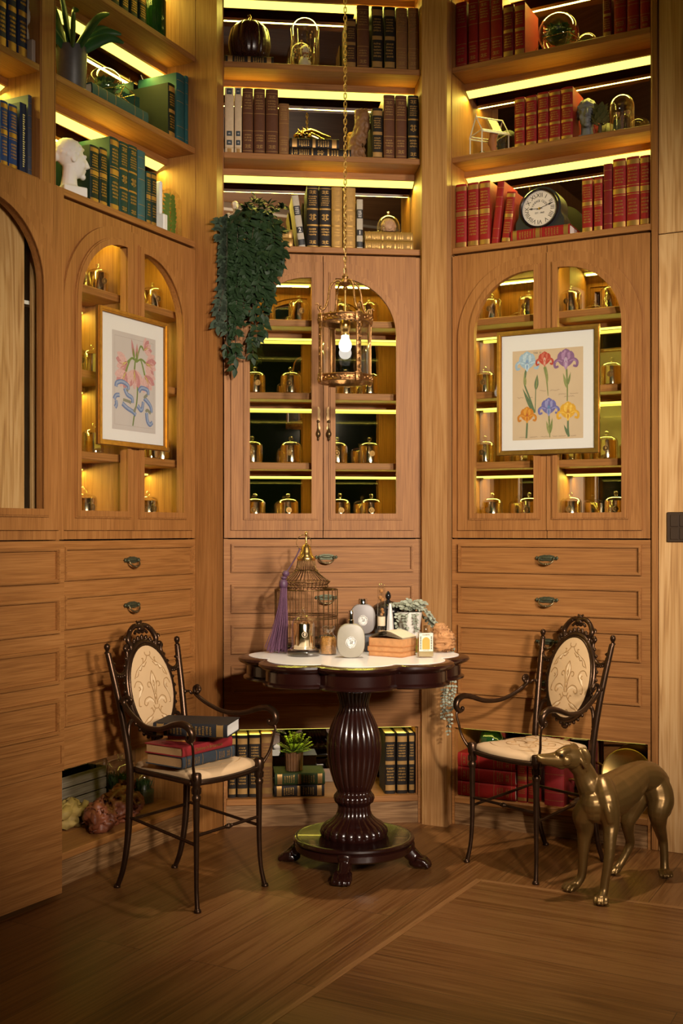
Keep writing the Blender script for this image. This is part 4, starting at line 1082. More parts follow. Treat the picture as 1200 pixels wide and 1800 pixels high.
r = thing('lime_leaf_sprig', 'lime green leaf sprig lying on the red books beside the jar', 'plant', BR.M(BR.u(888, .09), .10, NZ+.1765))
m = MB()
for i in range(9): a = -1.2+i*.35; m.leafs(Vector((0, 0, .004)), Vector((sin(a), -.2, .15+.5*cos(a))), Vector((0, -1, .4)), .05, .022)
m.build('leaves', M_leafl, r, smooth=60)
r = thing('brass_kettle', 'shallow brass kettle with a ring handle in the right niche', 'kettle', BR.M(BR.u(1046, .10), .10, NZ+.0006))
m = MB(); m.lathe([(.03, 0), (.045, .004), (.062, .03), (.066, .055), (.058, .075), (.06, .078), (0, .074)], 36); m.tube([(.05, 0, .05), (.085, 0, .075), (.10, 0, .095)], [.012, .008, .007], 10); m.build('kettle_body', M_brassb, r, smooth=50)
m = MB(); m.tube([(-.095+.034*cos(a), 0, .062+.036*sin(a)) for a in [k*2*pi/20 for k in range(20)]], .0055, 8, closed=True); m.build('handle', M_brass, r, smooth=80)
r = thing('brass_tray', 'large polished brass tray leaning in the right niche behind the dog', 'tray', BR.M(BR.u(1096, .15), .20, NZ+.118) @ Matrix.Rotation(radians(76), 4, 'X'))
m = MB(); m.lathe([(0, 0), (.082, 0), (.094, .008), (.101, .009), (.101, .011), (.093, .011), (.081, .003), (0, .003)], 48); m.build('tray_dish', M_brassb, r, smooth=50)
# left niche
r = thing('burl_wood', 'reddish-brown hollow burl wood lying in the left floor niche', 'driftwood', BL.M(BL.u(195, .09), .085, NZ+.001))
m = MB(); m.ball((.02, 0, .055), (.15, .060, .052), nu=24, nv=16); m.ball((-.09, -.02, .05), (.07, .05, .048)); m.tube([(.02, .0, .09), (.12, .03, .11), (.17, .04, .13)], [.03, .022, .006], 10)
o = m.build('burl', mat('burl', (.19, .055, .022), .5, var=.6, vs=14, bump=.4, bs=40), r, smooth=180); remesh(o, .006, 1); rough_up(o, .035, 11, 4, True)
for v in o.data.vertices: v.co.z = max(v.co.z, 0)
r = thing('dried_leaf_heap', 'crumpled yellow dried leaves beside the burl wood in the niche', 'dried leaves', BL.M(BL.u(128, .19), .20, NZ+.001))
m = MB(); m.ball((0, 0, .045), (.08, .04, .045), nu=22, nv=14); o = m.build('leaf_mass', mat('dry_leaf', (.30, .20, .05), .7, var=.6, vs=30), r, smooth=180); rough_up(o, .045, 18, 9, True)
for v in o.data.vertices: v.co.z = max(v.co.z, 0); v.co.y = min(max(v.co.y, -.06), .024)
for px, d, hh, rr, nm in ((212, .215, .17, .055, 'taller'), (250, .19, .11, .05, 'wider')):
    r = thing('moss_jar', '%s clear glass jar of green moss and straw in the left niche' % nm, 'jar', BL.M(BL.u(px, d), d, NZ+.0006), 'moss jars in the left niche')
    m = MB(); m.lathe([(rr-.006, .0005), (rr, .006), (rr, hh), (rr-.006, hh+.01)], 28, caps=False)
    m.build('glass_jar', M_dome, r, smooth=50)
    m = MB(); rnd = random.Random(px); m.lathe([(rr-.005, .004), (rr-.004, hh*.45), (0, hh*.5)], 20)
    for i in range(160):
        a = rnd.uniform(0, 2*pi); q = rnd.uniform(.3, .8)*rr; m.leafs(Vector((q*cos(a), q*sin(a), hh*.42)), Vector((rnd.uniform(-.6, .6), rnd.uniform(-.6, .6), 1)), Vector((cos(a), sin(a), .2)), hh*.42, .006)
    m.build('moss_filling', M_moss, r, smooth=60)
    m = MB(); m.ball((0, 0, hh+.03), .014); m.lathe([(rr-.004, hh+.010), (rr*.6, hh+.016), (.006, hh+.019), (.006, hh+.03)], 24, caps=False); m.build('lid', M_dome, r, smooth=60)
r = thing('weathered_crate', 'small weathered grey wooden crate at the back of the left niche', 'crate', BL.M(BL.u(150, .24), .246, NZ+.0006))
m = MB()
for k in range(4): m.box(-.14, .12, -.012, -.004, .004+k*.044, .044+k*.044, ch=.002)
m.box(-.14, -.128, -.004, .03, .002, .175); m.box(.108, .12, -.004, .03, .002, .175); m.box(-.14, .12, -.004, .03, 0, .004)
m.build('crate_boards', wood('grey_board', (.07, .055, .04), (.14, .11, .08), (.2, .17, .13), 'x'), r, smooth=0)
# ---------------------------------------------------------------- framed botanical prints
M_gframe = mat('gilt_frame', (.62, .36, .07), .3, .85, var=.35, vs=40, bump=.1)
M_gframed = mat('gilt_frame_dark', (.24, .11, .025), .35, .7)
M_mount = mat('picture_mount', (.71, .675, .70), .8)
M_paperl = mat('print_paper_grey', (.50, .445, .455), .8, var=.06, vs=8)
M_papert = mat('print_paper_tan', (.56, .415, .29), .8, var=.10, vs=8)
PM = {}
def pig(c):
    if c not in PM: PM[c] = mat('print_ink_%d' % len(PM), c, .8, var=.3, vs=140)
    return PM[c]
def picture(bay, label, corners, inset, paper, prect, draw):
    """corners px: x-left, x-right and y of the four corners; hung just proud of the doors"""
    d = -.043
    (xl, ytl, ybl), (xr, ytr, ybr) = corners
    u0, u1 = bay.u(xl, d), bay.u(xr, d); z1 = (bay.z(xl, ytl, d)+bay.z(xr, ytr, d))/2; z0 = (bay.z(xl, ybl, d)+bay.z(xr, ybr, d))/2
    W, H = u1-u0, z1-z0
    r = thing('framed_picture', label, 'picture', bay.M((u0+u1)/2, d, z0))
    q = lambda e: [(-W/2+e, e), (W/2-e, e), (W/2-e, H-e), (-W/2+e, H-e)]
    m = MB(); m.ring(q(0), q(.016), .004, .016, 1); m.ring(q(.002), q(.012), -.003, .004, 0); m.ring(q(.006), q(.0175), .0, .004, 0); m.ring(q(.0165), q(.0195), .002, .010, 1)
    m.build('frame', [M_gframe, M_gframed], r, smooth=30)
    m = MB(); m.box(-W/2+.015, W/2-.015, .009, .015, .015, H-.015); m.build('mount', M_mount, r, smooth=0)
    a, b, c, e = prect; x0, x1, y0, y1 = -W/2+a*W, -W/2+b*W, c*H, e*H
    m = MB(); m.box(x0, x1, .0084, .0091, y0, y1); p = m.build('print', paper, r, smooth=0)
    draw(p, x0, x1, y0, y1)
    m = MB(); m.box(-W/2+.014, W/2-.014, .0050, .0058, .014, H-.014); m.build('glazing', M_glass, r, smooth=0)
    return r
class Ink:
    """flat printed shapes laid on the paper, in paper coordinates 0..1"""
    def __init__(s, p, x0, x1, y0, y1): s.p = p; s.a = (x0, x1, y0, y1); s.k = 0; s.by = {}
    def _mb(s, c): return s.by.setdefault(c, MB())
    def X(s, x, y): return (s.a[0]+x*(s.a[1]-s.a[0]), s.a[2]+y*(s.a[3]-s.a[2]))
    def poly(s, pts, c):
        s.k += 1; y = .0083-.000006*s.k; q = [s.X(*t) for t in pts]; n = len(q)
        s._mb(c).add([(x, y, z) for x, z in q], [tuple(range(n))])
    def petal(s, x, y, ang, L, W, c, rd=1.0, n=11):
        """leaf shape from a base point, angle in degrees from up, in units of paper width"""
        k = (s.a[1]-s.a[0])/(s.a[3]-s.a[2]); a = radians(ang); ca, sa = cos(a), sin(a); pts = []
        for i in range(n): t = i/(n-1); pts.append((-W/2*max(0, sin(pi*min(1, t**(.8 if rd == 1 else 1.15))))**rd*(1-.25*t*(rd == 1)), t*L))
        for i in range(n-2, 0, -1): t = i/(n-1); pts.append((W/2*max(0, sin(pi*min(1, t**(.8 if rd == 1 else 1.15))))**rd*(1-.25*t*(rd == 1)), t*L))
        s.poly([(x+(px*ca+py*sa), y+(-px*sa+py*ca)*k) for px, py in pts], c)
    def line(s, pts, w, c, w2=None):
        k = (s.a[1]-s.a[0])/(s.a[3]-s.a[2]); pts = bez([(a, b/k, 0) for a, b in pts], 6); L = []; R = []
        for i, p in enumerate(pts):
            t = pts[min(i+1, len(pts)-1)]-pts[max(i-1, 0)]
            if t.length < 1e-9: continue
            t.normalize(); ww = w+(0 if w2 is None else (w2-w)*i/(len(pts)-1)); nx, ny = -t.y*ww/2, t.x*ww/2
            L.append((p.x+nx, (p.y+ny)*k)); R.append((p.x-nx, (p.y-ny)*k))
        for i in range(len(L)-1): s.poly([L[i], L[i+1], R[i+1], R[i]], c); s.k -= 1
        s.k += 1
    def done(s):
        for i, (c, m) in enumerate(s.by.items()): m.build('printed_color', pig(c), s.p, smooth=0)
def lily(p, *a):
    I = Ink(p, *a); k = 1
    G = (.16, .22, .06); G2 = (.07, .11, .04); P1 = (.46, .20, .22); P2 = (.58, .36, .36); P3 = (.30, .07, .12); B1 = (.13, .18, .36); B2 = (.27, .33, .50); GR = (.22, .22, .17); LN = (.36, .31, .30)
    for e in (.055,):
        I.line([(e, .05), (1-e, .05)], .004, LN); I.line([(e, .95), (1-e, .95)], .004, LN); I.line([(e, .05), (e, .95)], .004, LN); I.line([(1-e, .05), (1-e, .95)], .004, LN)
    I.line([(.46, .055), (.50, .18), (.55, .30), (.57, .44), (.55, .60)], .022, G, .032); I.line([(.47, .055), (.51, .18), (.56, .30), (.58, .44)], .008, G2, .01)
    # blooms hang around the head of the stalk
    for x, y, an, s in ((.34, .70, -110, 1), (.76, .73, 105, 1), (.50, .64, 180, 1.1), (.74, .60, 140, 1), (.30, .60, -150, 1), (.72, .86, 60, .75)):
        bx, by = .55, .72
        I.line([(bx, by), ((x+bx)/2, max(y, by)+.03), (x, y)], .02, G, .035)
        for j, da in enumerate((-46, -24, 0, 25, 45)):
            I.petal(x, y, an+da, .26*s, .115*s, (P2, P1, P2, P1, P2)[j], .75)
        for da in (-36, -12, 14, 38): I.petal(x, y, an+da, .20*s, .05*s, (P1, P2, P2, P1)[(int(da)+36) // 25])
        I.petal(x, y, an, .12*s, .05*s, P3)
        for da in (-9, 0, 9): I.petal(x, y, an+da, .17*s, .010*s, (.55, .45, .15))
    for x, an, L in ((.50, -14, .30), (.55, 2, .24)): I.petal(x, .74, an, L, .07, P1); I.petal(x, .74, an, L*.6, .05, G)
    # ribbon
    for pts in ([(.08, .62-.19), (.10, .47), (.22, .49), (.35, .46), (.35, .42)], [(.27, .43), (.33, .37), (.44, .34), (.45, .29)], [(.22, .27), (.33, .23), (.46, .20), (.53, .17)], [(.60, .42), (.66, .46), (.80, .45), (.82, .40)], [(.72, .36), (.80, .33), (.88, .28), (.90, .22)], [(.57, .27), (.64, .23), (.68, .25), (.70, .32)], [(.78, .21), (.80, .13), (.86, .09), (.92, .12)], [(.04, .30), (.08, .34), (.16, .35)], [(.06, .22), (.09, .25), (.08, .29)]):
        I.line(pts, .07, B1, .06); I.line([(x+.006, y+.003) for x, y in pts], .03, B2, .026)
    for pts in ([(.34, .42), (.33, .40)], [(.42, .29), (.36, .30), (.24, .31)], [(.80, .40), (.75, .38), (.72, .36)], [(.88, .21), (.80, .24), (.76, .22)], [(.48, .20), (.53, .25)]): I.line(pts, .045, GR, .04)
    I.done()
def irises(p, *a):
    I = Ink(p, *a); G = (.17, .20, .07); G2 = (.10, .15, .08); G3 = (.24, .26, .10)
    def iris(x, y, s, c, c2, c3, drk):
        for an, L, W in ((-20, .235, .15), (20, .235, .15), (0, .26, .17)): I.petal(x, y-.01, an, L*s, W*s, c, .55)
        for an, L, W in ((-15, .20, .06), (15, .20, .06)): I.petal(x, y+.005, an, L*s, W*s, c2, .6)
        I.petal(x, y, -3, .23*s, .075*s, c2, .6); I.petal(x, y, 2, .205*s, .045*s, c, .7)
        I.petal(x, y+.0, 0, .13*s, .05*s, c3, .6); I.petal(x, y, 0, .085*s, .022*s, drk, .7)
        for q in (-1, 1):
            I.line([(x+q*.03*s, y+.05*s), (x+q*.11*s, y+.075*s), (x+q*.16*s, y+.045*s), (x+q*.15*s, y-.005), (x+q*.105*s, y+.005)], .05*s, c, .03*s)
            I.line([(x+q*.05*s, y+.055*s), (x+q*.11*s, y+.07*s), (x+q*.15*s, y+.045*s)], .016*s, c2, .01*s)
        I.petal(x, y+.06*s, 180, .13*s, .075*s, c2); I.petal(x, y+.05*s, 180, .09*s, .03*s, c3)
    # stems first, then blooms, left to right
    I.line([(.19, .78), (.17, .64), (.25, .46), (.32, .30)], .018, G2, .026); I.petal(.185, .60, -4, .20, .045, G3); I.petal(.30, .30, -24, .38, .055, G2)
    I.line([(.325, .30), (.335, .58)], .012, G2); I.petal(.335, .55, 6, .22, .065, G2); I.petal(.34, .56, 5, .19, .02, G3)
    I.line([(.46, .80), (.49, .66), (.51, .48)], .034, G, .008); I.petal(.50, .62, -4, .24, .04, G3)
    I.line([(.77, .76), (.78, .58), (.78, .41)], .026, G, .014); I.petal(.775, .55, -14, .22, .045, G3); I.petal(.785, .58, 13, .19, .035, G)
    I.line([(.21, .17), (.20, .02)], .026, G2); I.line([(.525, .22), (.53, .12), (.535, .02)], .024, G, .012); I.petal(.53, .05, -13, .2, .04, G3); I.petal(.54, .06, 8, .22, .04, G)
    I.line([(.79, .20), (.79, .10), (.80, .02)], .024, G2, .03); I.petal(.80, .02, -22, .18, .04, G2)
    I.line([(.46, .86), (.465, .78)], .02, G); I.line([(.765, .80), (.772, .72)], .02, G); I.line([(.20, .80), (.185, .70)], .02, G2); I.line([(.21, .22), (.21, .15)], .024, G2); I.line([(.52, .29), (.526, .19)], .02, G); I.line([(.79, .24), (.79, .16)], .022, G2)
    iris(.21, .80, .96, (.30, .42, .58), (.44, .55, .68), (.20, .32, .55), (.32, .12, .08))
    iris(.46, .835, .72, (.42, .055, .035), (.52, .13, .09), (.60, .36, .30), (.25, .03, .03))
    iris(.76, .795, .98, (.22, .11, .24), (.36, .20, .38), (.45, .33, .48), (.14, .06, .18))
    iris(.21, .22, .78, (.50, .18, .02), (.62, .29, .04), (.38, .10, .02), (.28, .06, .02))
    iris(.52, .29, .86, (.14, .13, .36), (.27, .26, .52), (.10, .20, .42), (.06, .07, .25))
    iris(.79, .23, .90, (.62, .33, .03), (.72, .45, .08), (.50, .22, .03), (.26, .10, .03))
    # captions in a fine copperplate hand, too small to read
    C = (.22, .16, .11); rnd = random.Random(2)
    for x0, x1, y in ((.07, .16, .475), (.24, .29, .475), (.39, .48, .54), (.54, .67, .54), (.66, .76, .49), (.82, .93, .49), (.10, .19, .03), (.25, .36, .03), (.41, .52, .03), (.57, .64, .03), (.66, .76, .03), (.83, .90, .03), (.74, .88, .465)):
        n = int((x1-x0)*90); I.line([(x0+(x1-x0)*i/n, y+.008*rnd.uniform(-1, 1)*(1.3 if i == 0 else .7)) for i in range(n+1)], .004, C)
    I.done()
    text_obj('lettering', 'TAB  VI.', .010, pig((.10, .08, .06)), p, Matrix.Translation((a[0]+.36*(a[1]-a[0]), .0081, a[2]+.965*(a[3]-a[2]))) @ UP, ext=.00001)
picture(BL, 'gilt-framed botanical print of a pink lily with blue ribbon', ((174.5, 532, 781), (295.5, 571, 793)), .016, M_paperl, (.20, .83, .125, .85), lily)
picture(BR, 'gilt-framed botanical print of six irises in two rows', ((872.5, 583, 801), (1052.5, 569, 796)), .016, M_papert, (.155, .845, .12, .835), irises)
# ---------------------------------------------------------------- trailing ivy on the central shelf
def ivy():
    u0 = BC.u(462, .07); r = thing('trailing_ivy', 'dark green trailing ivy hanging from the central shelf over the cabinet door', 'plant', BC.M(u0, .0, H0+.0006))
    m = MB(); m.lathe([(.030, 0), (.034, .004), (.044, .085), (.044, .09), (.039, .09), (.037, .075), (0, .075)], 24, M=Matrix.Translation((-.032, .085, 0))); m.build('pot', M_stone, r, smooth=40)
    rnd = random.Random(21); st = MB(); lf = MB(); K_ = BC.Y(450, -.05)/FPX
    def dx(px): return (px-462)*K_
    def dz(py): return (432-py)*K_
    ends = [(386, 560), (381, 585), (393, 625), (400, 600), (408, 655), (416, 622), (409, 640), (424, 560), (432, 520), (440, 632), (448, 600), (443, 560), (458, 560), (462, 590), (470, 540), (480, 505), (488, 475), (398, 545), (389, 520), (413, 530), (433, 500), (450, 500), (466, 480), (388, 470), (440, 470), (420, 480), (405, 490), (478, 470), (455, 480), (396, 500), (425, 490), (447, 520), (494, 455)]
    for ex, ey in ends:
        x0 = dx(rnd.uniform(max(398, min(ex-5, 470)), max(408, min(ex+22, 482)))); y0 = -.02-rnd.random()*.035
        pts = [Vector((rnd.uniform(-.02, .02), .07, .10)), Vector((x0*.6, .005, .10+.05*rnd.random())), Vector((x0, y0-.012, .055)), Vector((x0+(dx(ex)-x0)*.3, y0-.02, dz(432+(ey-432)*.25)-.01))]
        n = 4
        for k in range(1, n+1): t = k/n; pts.append(Vector((x0+(dx(ex)-x0)*(.3+.7*t)+rnd.uniform(-.008, .008), y0-.02-rnd.random()*.02, dz(432+(ey-432)*(.25+.75*t)))))
        pts = bez(pts, 7); st.tube(pts, .0011, 5)
        L = 0
        for i in range(6, len(pts)-1):
            if rnd.random() < .36: continue
            a = rnd.uniform(-1, 1)*1.5; d = Vector((sin(a)*1.2, -.25-rnd.random()*.5, -.35-.5*rnd.random())); nrm = Vector((rnd.uniform(-.4, .4), -1, .5+rnd.uniform(-.4, .4)))
            lf.leafs(pts[i], d, nrm, rnd.uniform(.030, .046), rnd.uniform(.017, .025))
            if rnd.random() < .75:
                d2 = Vector((-d.x, d.y, d.z)); lf.leafs(pts[i], d2, nrm, rnd.uniform(.028, .044), rnd.uniform(.016, .024))
        lf.leafs(pts[-1], Vector((rnd.uniform(-.2, .2), -.1, -1)), Vector((0, -1, .2)), .042, .022)
    for i in range(330):   # bushy crown spilling over the shelf edge
        x = dx(rnd.uniform(383, 496)); t = (x-dx(440))/dx(440+57+22)
        zt = dz(395-28*max(0, 1-((x-dx(452))/.10)**2) if x > dx(430) else 402)
        z = rnd.uniform(dz(455), zt); y = rnd.uniform(-.075, .05) if z > .005 else rnd.uniform(-.075, -.02)
        d = Vector((rnd.uniform(-1, 1), rnd.uniform(-1, .2), rnd.uniform(-.9, .5)))
        if y > -.02 and z < .05: z = .05+rnd.random()*.05
        c = Vector((x, y, z)); lf.leafs(c, d, Vector((rnd.uniform(-.5, .5), -.8, .6+rnd.uniform(-.3, .3))), rnd.uniform(.030, .044), rnd.uniform(.017, .025))
    for i in range(9):
        a = rnd.uniform(-1.2, 1.2); e_ = Vector((dx(462)+.10*sin(a), -.02, .11+.05*cos(a)+.02*rnd.random())); pts = bez([(0, .05, .09), (e_.x*.6, .0, e_.z), e_], 5); st.tube(pts, .001, 5)
        for q in pts[3:]: lf.leafs(q, Vector((rnd.uniform(-1, 1), -.6, rnd.uniform(-.2, .9))), Vector((0, -.7, .8)), .036, .02)
    for v in lf.v:     # leaves stay in front of the doors and above the shelf board
        if v.z < .002: v.y = min(v.y, -.024)
        else: v.y = min(v.y, .20)
    for v in st.v:
        if v.z < .002: v.y = min(v.y, -.024)
    for v in lf.v+st.v:
        if u0+v.x < .014: v.y = min(v.y, -.108)
    lf.build('leaves', M_leafd, r, smooth=60); st.build('vines', M_stem, r, smooth=60)
ivy()
# ---------------------------------------------------------------- hanging lantern
def lantern():
    Y = 4.02; pc = P(606.5, 665, Y); zb = CZ-(667-YH)*Y/FPX; zt = CZ-(563-YH)*Y/FPX; px = Y/FPX
    r = thing('hanging_lantern', 'copper and glass cylinder lantern hanging on a chain with a lit bulb', 'lantern', Tm(pc.x, Y, zb))
    R = 46*px; H = zt-zb; hb = .013
    def band(z, nm):
        m = MB(); m.lathe([(R+.001, z-hb), (R+.004, z-hb), (R+.005, z-hb+.003), (R+.003, z-hb+.005), (R+.003, z+hb-.005), (R+.005, z+hb-.003), (R+.004, z+hb), (R+.001, z+hb), (R-.004, z+hb), (R-.004, z-hb), (R+.001, z-hb)], 56, caps=False)
        for k in range(40):
            a = 2*pi*k/40; m.ball(((R+.0035)*cos(a), (R+.0035)*sin(a), z+.0025*(-1)**k), (.004, .004, .0045), nu=6, nv=4)
        return m.build(nm, M_copper, r, smooth=50)
    band(0, 'lower_band'); band(H, 'upper_band')
    m = MB(); m.lathe([(R-.005, -.01), (R-.005, H+.01)], 56, caps=False); m.build('glass_cylinder', M_dome, r, smooth=80)
    A0 = [radians(-62+90*k) for k in range(4)]
    for a in A0:
        Rm = Matrix.Rotation(a, 4, 'Z') @ Matrix.Translation((R+.0055, 0, 0))
        m = MB(); w = .0085
        m.box(-.003, .002, -w, w, -.012, H+.012, M=Rm, ch=.001)
        for z in (0, H): m.box(-.004, .005, -.0135, .0135, z-.0165, z+.0165, M=Rm, ch=.002); m.ball((.005, 0, z), (.004, .006, .006), M=Rm, nu=10, nv=6)
        for k in range(15):
            z = .022+(H-.044)*k/14; m.ball((.002, .0035*(-1)**k, z), (.0025, .0042, .006), M=Rm, nu=7, nv=5)
        for q in (-1, 1): m.tube([(.0025, q*w*.9, .015), (.0025, q*w*.9, H-.015)], .0012, 5, M=Rm)
        m.build('strap', M_copper, r, smooth=50)
        m = MB(); Rm = Matrix.Rotation(a, 4, 'Z'); zz = H+.016
        pts = bez([(R+.024, 0, zz+.028), (R+.019, 0, zz+.034), (R+.013, 0, zz+.028), (R+.014, 0, zz+.016), (R+.005, 0, zz+.010), (R-.012, 0, zz+.020), (R-.024, 0, zz+.048), (R-.030, 0, zz+.085), (R-.042, 0, zz+.110), (.026, 0, zz+.122), (.012, 0, zz+.112)], 5)
        m.tube(pts, lerp_list([.0025, .003, .0032, .0035, .004, .0042, .004, .0038, .0038, .004, .0045], len(pts)), 8, M=Rm)
        for k in range(24, len(pts)-6, 3): m.ball(pts[k], .0052, M=Rm, nu=7, nv=5)
        m.tube([(R+.006, 0, H+.010), (R+.006, 0, zz+.012)], .004, 8, M=Rm)
        m.ball((R+.005, 0, zz+.020), (.004, .006, .010), M=Rm, nu=8, nv=6)
        m.build('scroll_arm', M_copper, r, smooth=70)
    zz = H+.016; m = MB()
    m.lathe([(0, zz+.088), (.006, zz+.09), (.010, zz+.098), (.006, zz+.104), (.017, zz+.108), (.020, zz+.116), (.013, zz+.124), (.009, zz+.132), (.012, zz+.138), (.006, zz+.146), (0, zz+.147)], 20); m.build('hub', M_copper, r, smooth=60)
    m = MB(); m.tube([(0, 0, zz+.092), (0, 0, H-.010)], .0035, 8); m.lathe([(.016, H+.000), (.0185, H-.004), (.0185, H-.034), (.014, H-.038), (.014, H-.054), (0, H-.054)][::-1], 20); sk = m.build('lamp_socket', M_brassb, r, smooth=50)
    zb_ = H-.053; m = MB(); m.lathe([(0, zb_-.058), (.012, zb_-.056), (.019, zb_-.049), (.0225, zb_-.039), (.0215, zb_-.028), (.016, zb_-.016), (.013, zb_-.008), (.013, zb_)], 24, caps=False); m.build('bulb', emitter('lit_bulb', (1, .90, .78), 9), r, smooth=80)
    # chain up to the ceiling: pairs of long links
    top = CEIL-zb-.004; z = zz+.142; m = MB(); k = 0; first = True
    while z < top-.02:
        L = .021 if z > zz+.19 else .030
        a = 0 if k % 2 == 0 else pi/2; c = z+L*.5-.002; q = .0048
        pts = [(q*cos(t)*cos(a), q*cos(t)*sin(a), c+(L*.5-q)*(1 if sin(t) > 0 else -1)+q*sin(t)) for t in [2*pi*(i+.5)/10 for i in range(10)]]
        m.tube(pts, .0017, 6, closed=True); z += L-.0058; k += 1
    c_ = m.build('chain', M_brass, r, smooth=80)
    m = MB(); m.lathe([(.045, top), (.045, top-.006), (.02, top-.02), (.006, top-.03), (0, top-.03)][::-1], 24); m.build('ceiling_rose', M_brass, r, smooth=50)
lantern()
# ---------------------------------------------------------------- pedestal table
TX, TY, TZ = .045, 4.085, .755
M_marble = mat('white_marble', (.88, .85, .81), .16, var=.10, vs=6)
def lobed(R, n=8, k=8, ph=radians(-88), dip=.085, seg=18):
    """outline of k round lobes"""
    cr = R*.36; c = R-cr; pts = []
    h = pi/k; # meeting point of two neighbouring lobe circles on the bisector
    x = c*cos(h)+sqrt(max(0, cr*cr-(c*sin(h))**2)); P_ = Vector((x*cos(h), x*sin(h))); a1 = math.atan2(P_.y, P_.x-c)
    for i in range(k):
        b = ph+i*2*pi/k
        for j in range(seg):
            t = -a1+2*a1*j/seg; v = Vector((c+cr*cos(t), cr*sin(t)))
            pts.append(Vector((v.x*cos(b)-v.y*sin(b), v.x*sin(b)+v.y*cos(b))))
    return pts
def table():
    r = thing('pedestal_table', 'dark mahogany scalloped pedestal table with white marble top and paw feet', 'table', Tm(TX, TY, 0))
    rings = [(.388, .672), (.396, .676), (.396, .682), (.385, .688), (.384, .722), (.392, .727), (.408, .733), (.415, .741), (.412, .748), (.400, .752), (.388, .7535)]
    m = MB(); V = []; F = []
    n = len(lobed(.4))
    for R, z in rings: V += [(p.x, p.y, z) for p in lobed(R)]
    for i in range(len(rings)-1):
        for k in range(n): a = i*n+k; b = i*n+(k+1) % n; F.append((a, b, b+n, a+n))
    F.append(tuple(range(n))[::-1]); F.append(tuple((len(rings)-1)*n+k for k in range(n)))
    m.add(V, F); m.build('apron', M_mahog, r, smooth=35)
    m = MB(); m.slab([(p.x, p.y) for p in lobed(.377)], .7535, TZ, plane='xy'); m.build('marble_top', M_marble, r, smooth=0)
    prof = [(.075, .10), (.112, .101), (.118, .108), (.121, .122), (.117, .136), (.104, .150), (.082, .163), (.066, .178), (.059, .195), (.0575, .214), (.060, .222), (.069, .229), (.073, .240), (.071, .252), (.063, .260), (.060, .268), (.066, .280), (.076, .305), (.086, .339), (.0935, .375), (.0965, .410), (.0965, .440), (.092, .470), (.083, .500), (.070, .530), (.058, .552), (.0525, .568), (.0535, .585), (.060, .612), (.070, .640), (.080, .665), (.082, .673)]
    pr = []
    for i in range(len(prof)-1):
        (a, b), (c, d) = prof[i], prof[i+1]; pr += [(a+(c-a)*k/2, b+(d-b)*k/2) for k in range(2)]
    pr.append(prof[-1]); N = 22
    m = MB(); m.lathe(pr, N*8, mod=lambda a, z: 1+.055*(abs(cos(a*N/2))**.7-.75)*(1 if z > .112 else .3)); m.build('fluted_column', M_mahog, r, smooth=60)
    m = MB(); m.lathe([(.19, .058), (.205, .060), (.212, .066), (.212, .086), (.206, .090), (.214, .094), (.217, .100), (.214, .106), (.204, .109), (.198, .107), (.0, .1065)], 96); m.build('base_disc', M_mahog, r, smooth=40)
    for k in range(4):
        a = radians(-100+90*k); R = Matrix.Rotation(a, 4, 'Z'); m = MB()
        m.tube([(.155, 0, .078), (.19, 0, .066), (.215, 0, .042), (.235, 0, .026)], [.026, .028, .025, .022], 14, M=R)
        m.ball((.235, 0, .020), (.040, .034, .019), M=R)
        for q in (-1.5, -.5, .5, 1.5):
            m.tube([(.225, q*.0155, .036), (.250, q*.0165, .030), (.266+.004*(abs(q) < 1), q*.0165, .016), (.270+.004*(abs(q) < 1), q*.0165, .008)], [.0095, .0105, .0098, .007], 10, M=R)
            m.ball((.254, q*.0165, .027), .0105, M=R, nu=10, nv=8)
        m.ball((.20, 0, .083), (.02, .03, .02), M=R)
        for q in (-1, 0, 1): m.tube([(.196, q*.012, .092), (.212, q*.014, .080), (.216, q*.013, .064)], [.006, .007, .004], 8, M=R)
        o = m.build('paw_foot', M_mahog, r, smooth=180); remesh(o, .0034, 2)
        for v in o.data.vertices: v.co.z = max(v.co.z, .0002)
table()
def tpos(px, py): # a point on the table top under a pixel
    Y = (CZ-TZ)*FPX/(py-YH); return ((px-600)*Y/FPX, Y)
def T(px, py, rz=0, dz=0):
    x, y = tpos(px, py); return Tm(x, y, TZ+.0005+dz, rz)
M_frost = mat('frosted_glass', (.42, .38, .30), .42, trans=.35)
M_frostg = mat('frosted_glass_grey', (.32, .285, .27), .42, trans=.35)
M_silvr = mat('silver_medallion', (.40, .385, .36), .35, 1, var=.4, vs=300, bump=.4, bs=500)
M_amber = mat('amber_petals', (.55, .26, .06), .5, var=.8, vs=200)
M_acr = thin_glass('clear_acrylic', (.95, .94, .92), .02, 1.49, 1.2)

# candle under glass on a clear disc
r = thing('acrylic_disc', 'thick clear round disc under the large glass dome on the table', 'stand', T(533, 1152.5))
m = MB(); m.lathe([(.058, 0), (.0595, .002), (.0595, .020), (.058, .022), (0, .022)], 44); m.build('disc', M_acr, r, smooth=40)
r = thing('candle_cloche', 'large glass dome over a mirrored gold candle on the round table', 'cloche', T(533, 1152.5, 0, .0225))
m = MB(); R = .0415
m.lathe([(R+.006, .001), (R+.007, .004), (R+.001, .008), (R, .012), (R, .082), (R-.004, .100), (R-.014, .114), (R-.028, .121), (.008, .1235), (.0065, .128)], 36, caps=False); m.ball((0, 0, .137), .0095); m.build('glass_dome', M_dome, r, smooth=70)
m = MB(); m.lathe([(0, .002), (.0355, .002), (.0365, .005), (.0365, .091), (.0355, .093), (.034, .093), (.034, .087), (0, .087)], 36); c_ = m.build('gold_cup', M_goldcup, r, smooth=40)
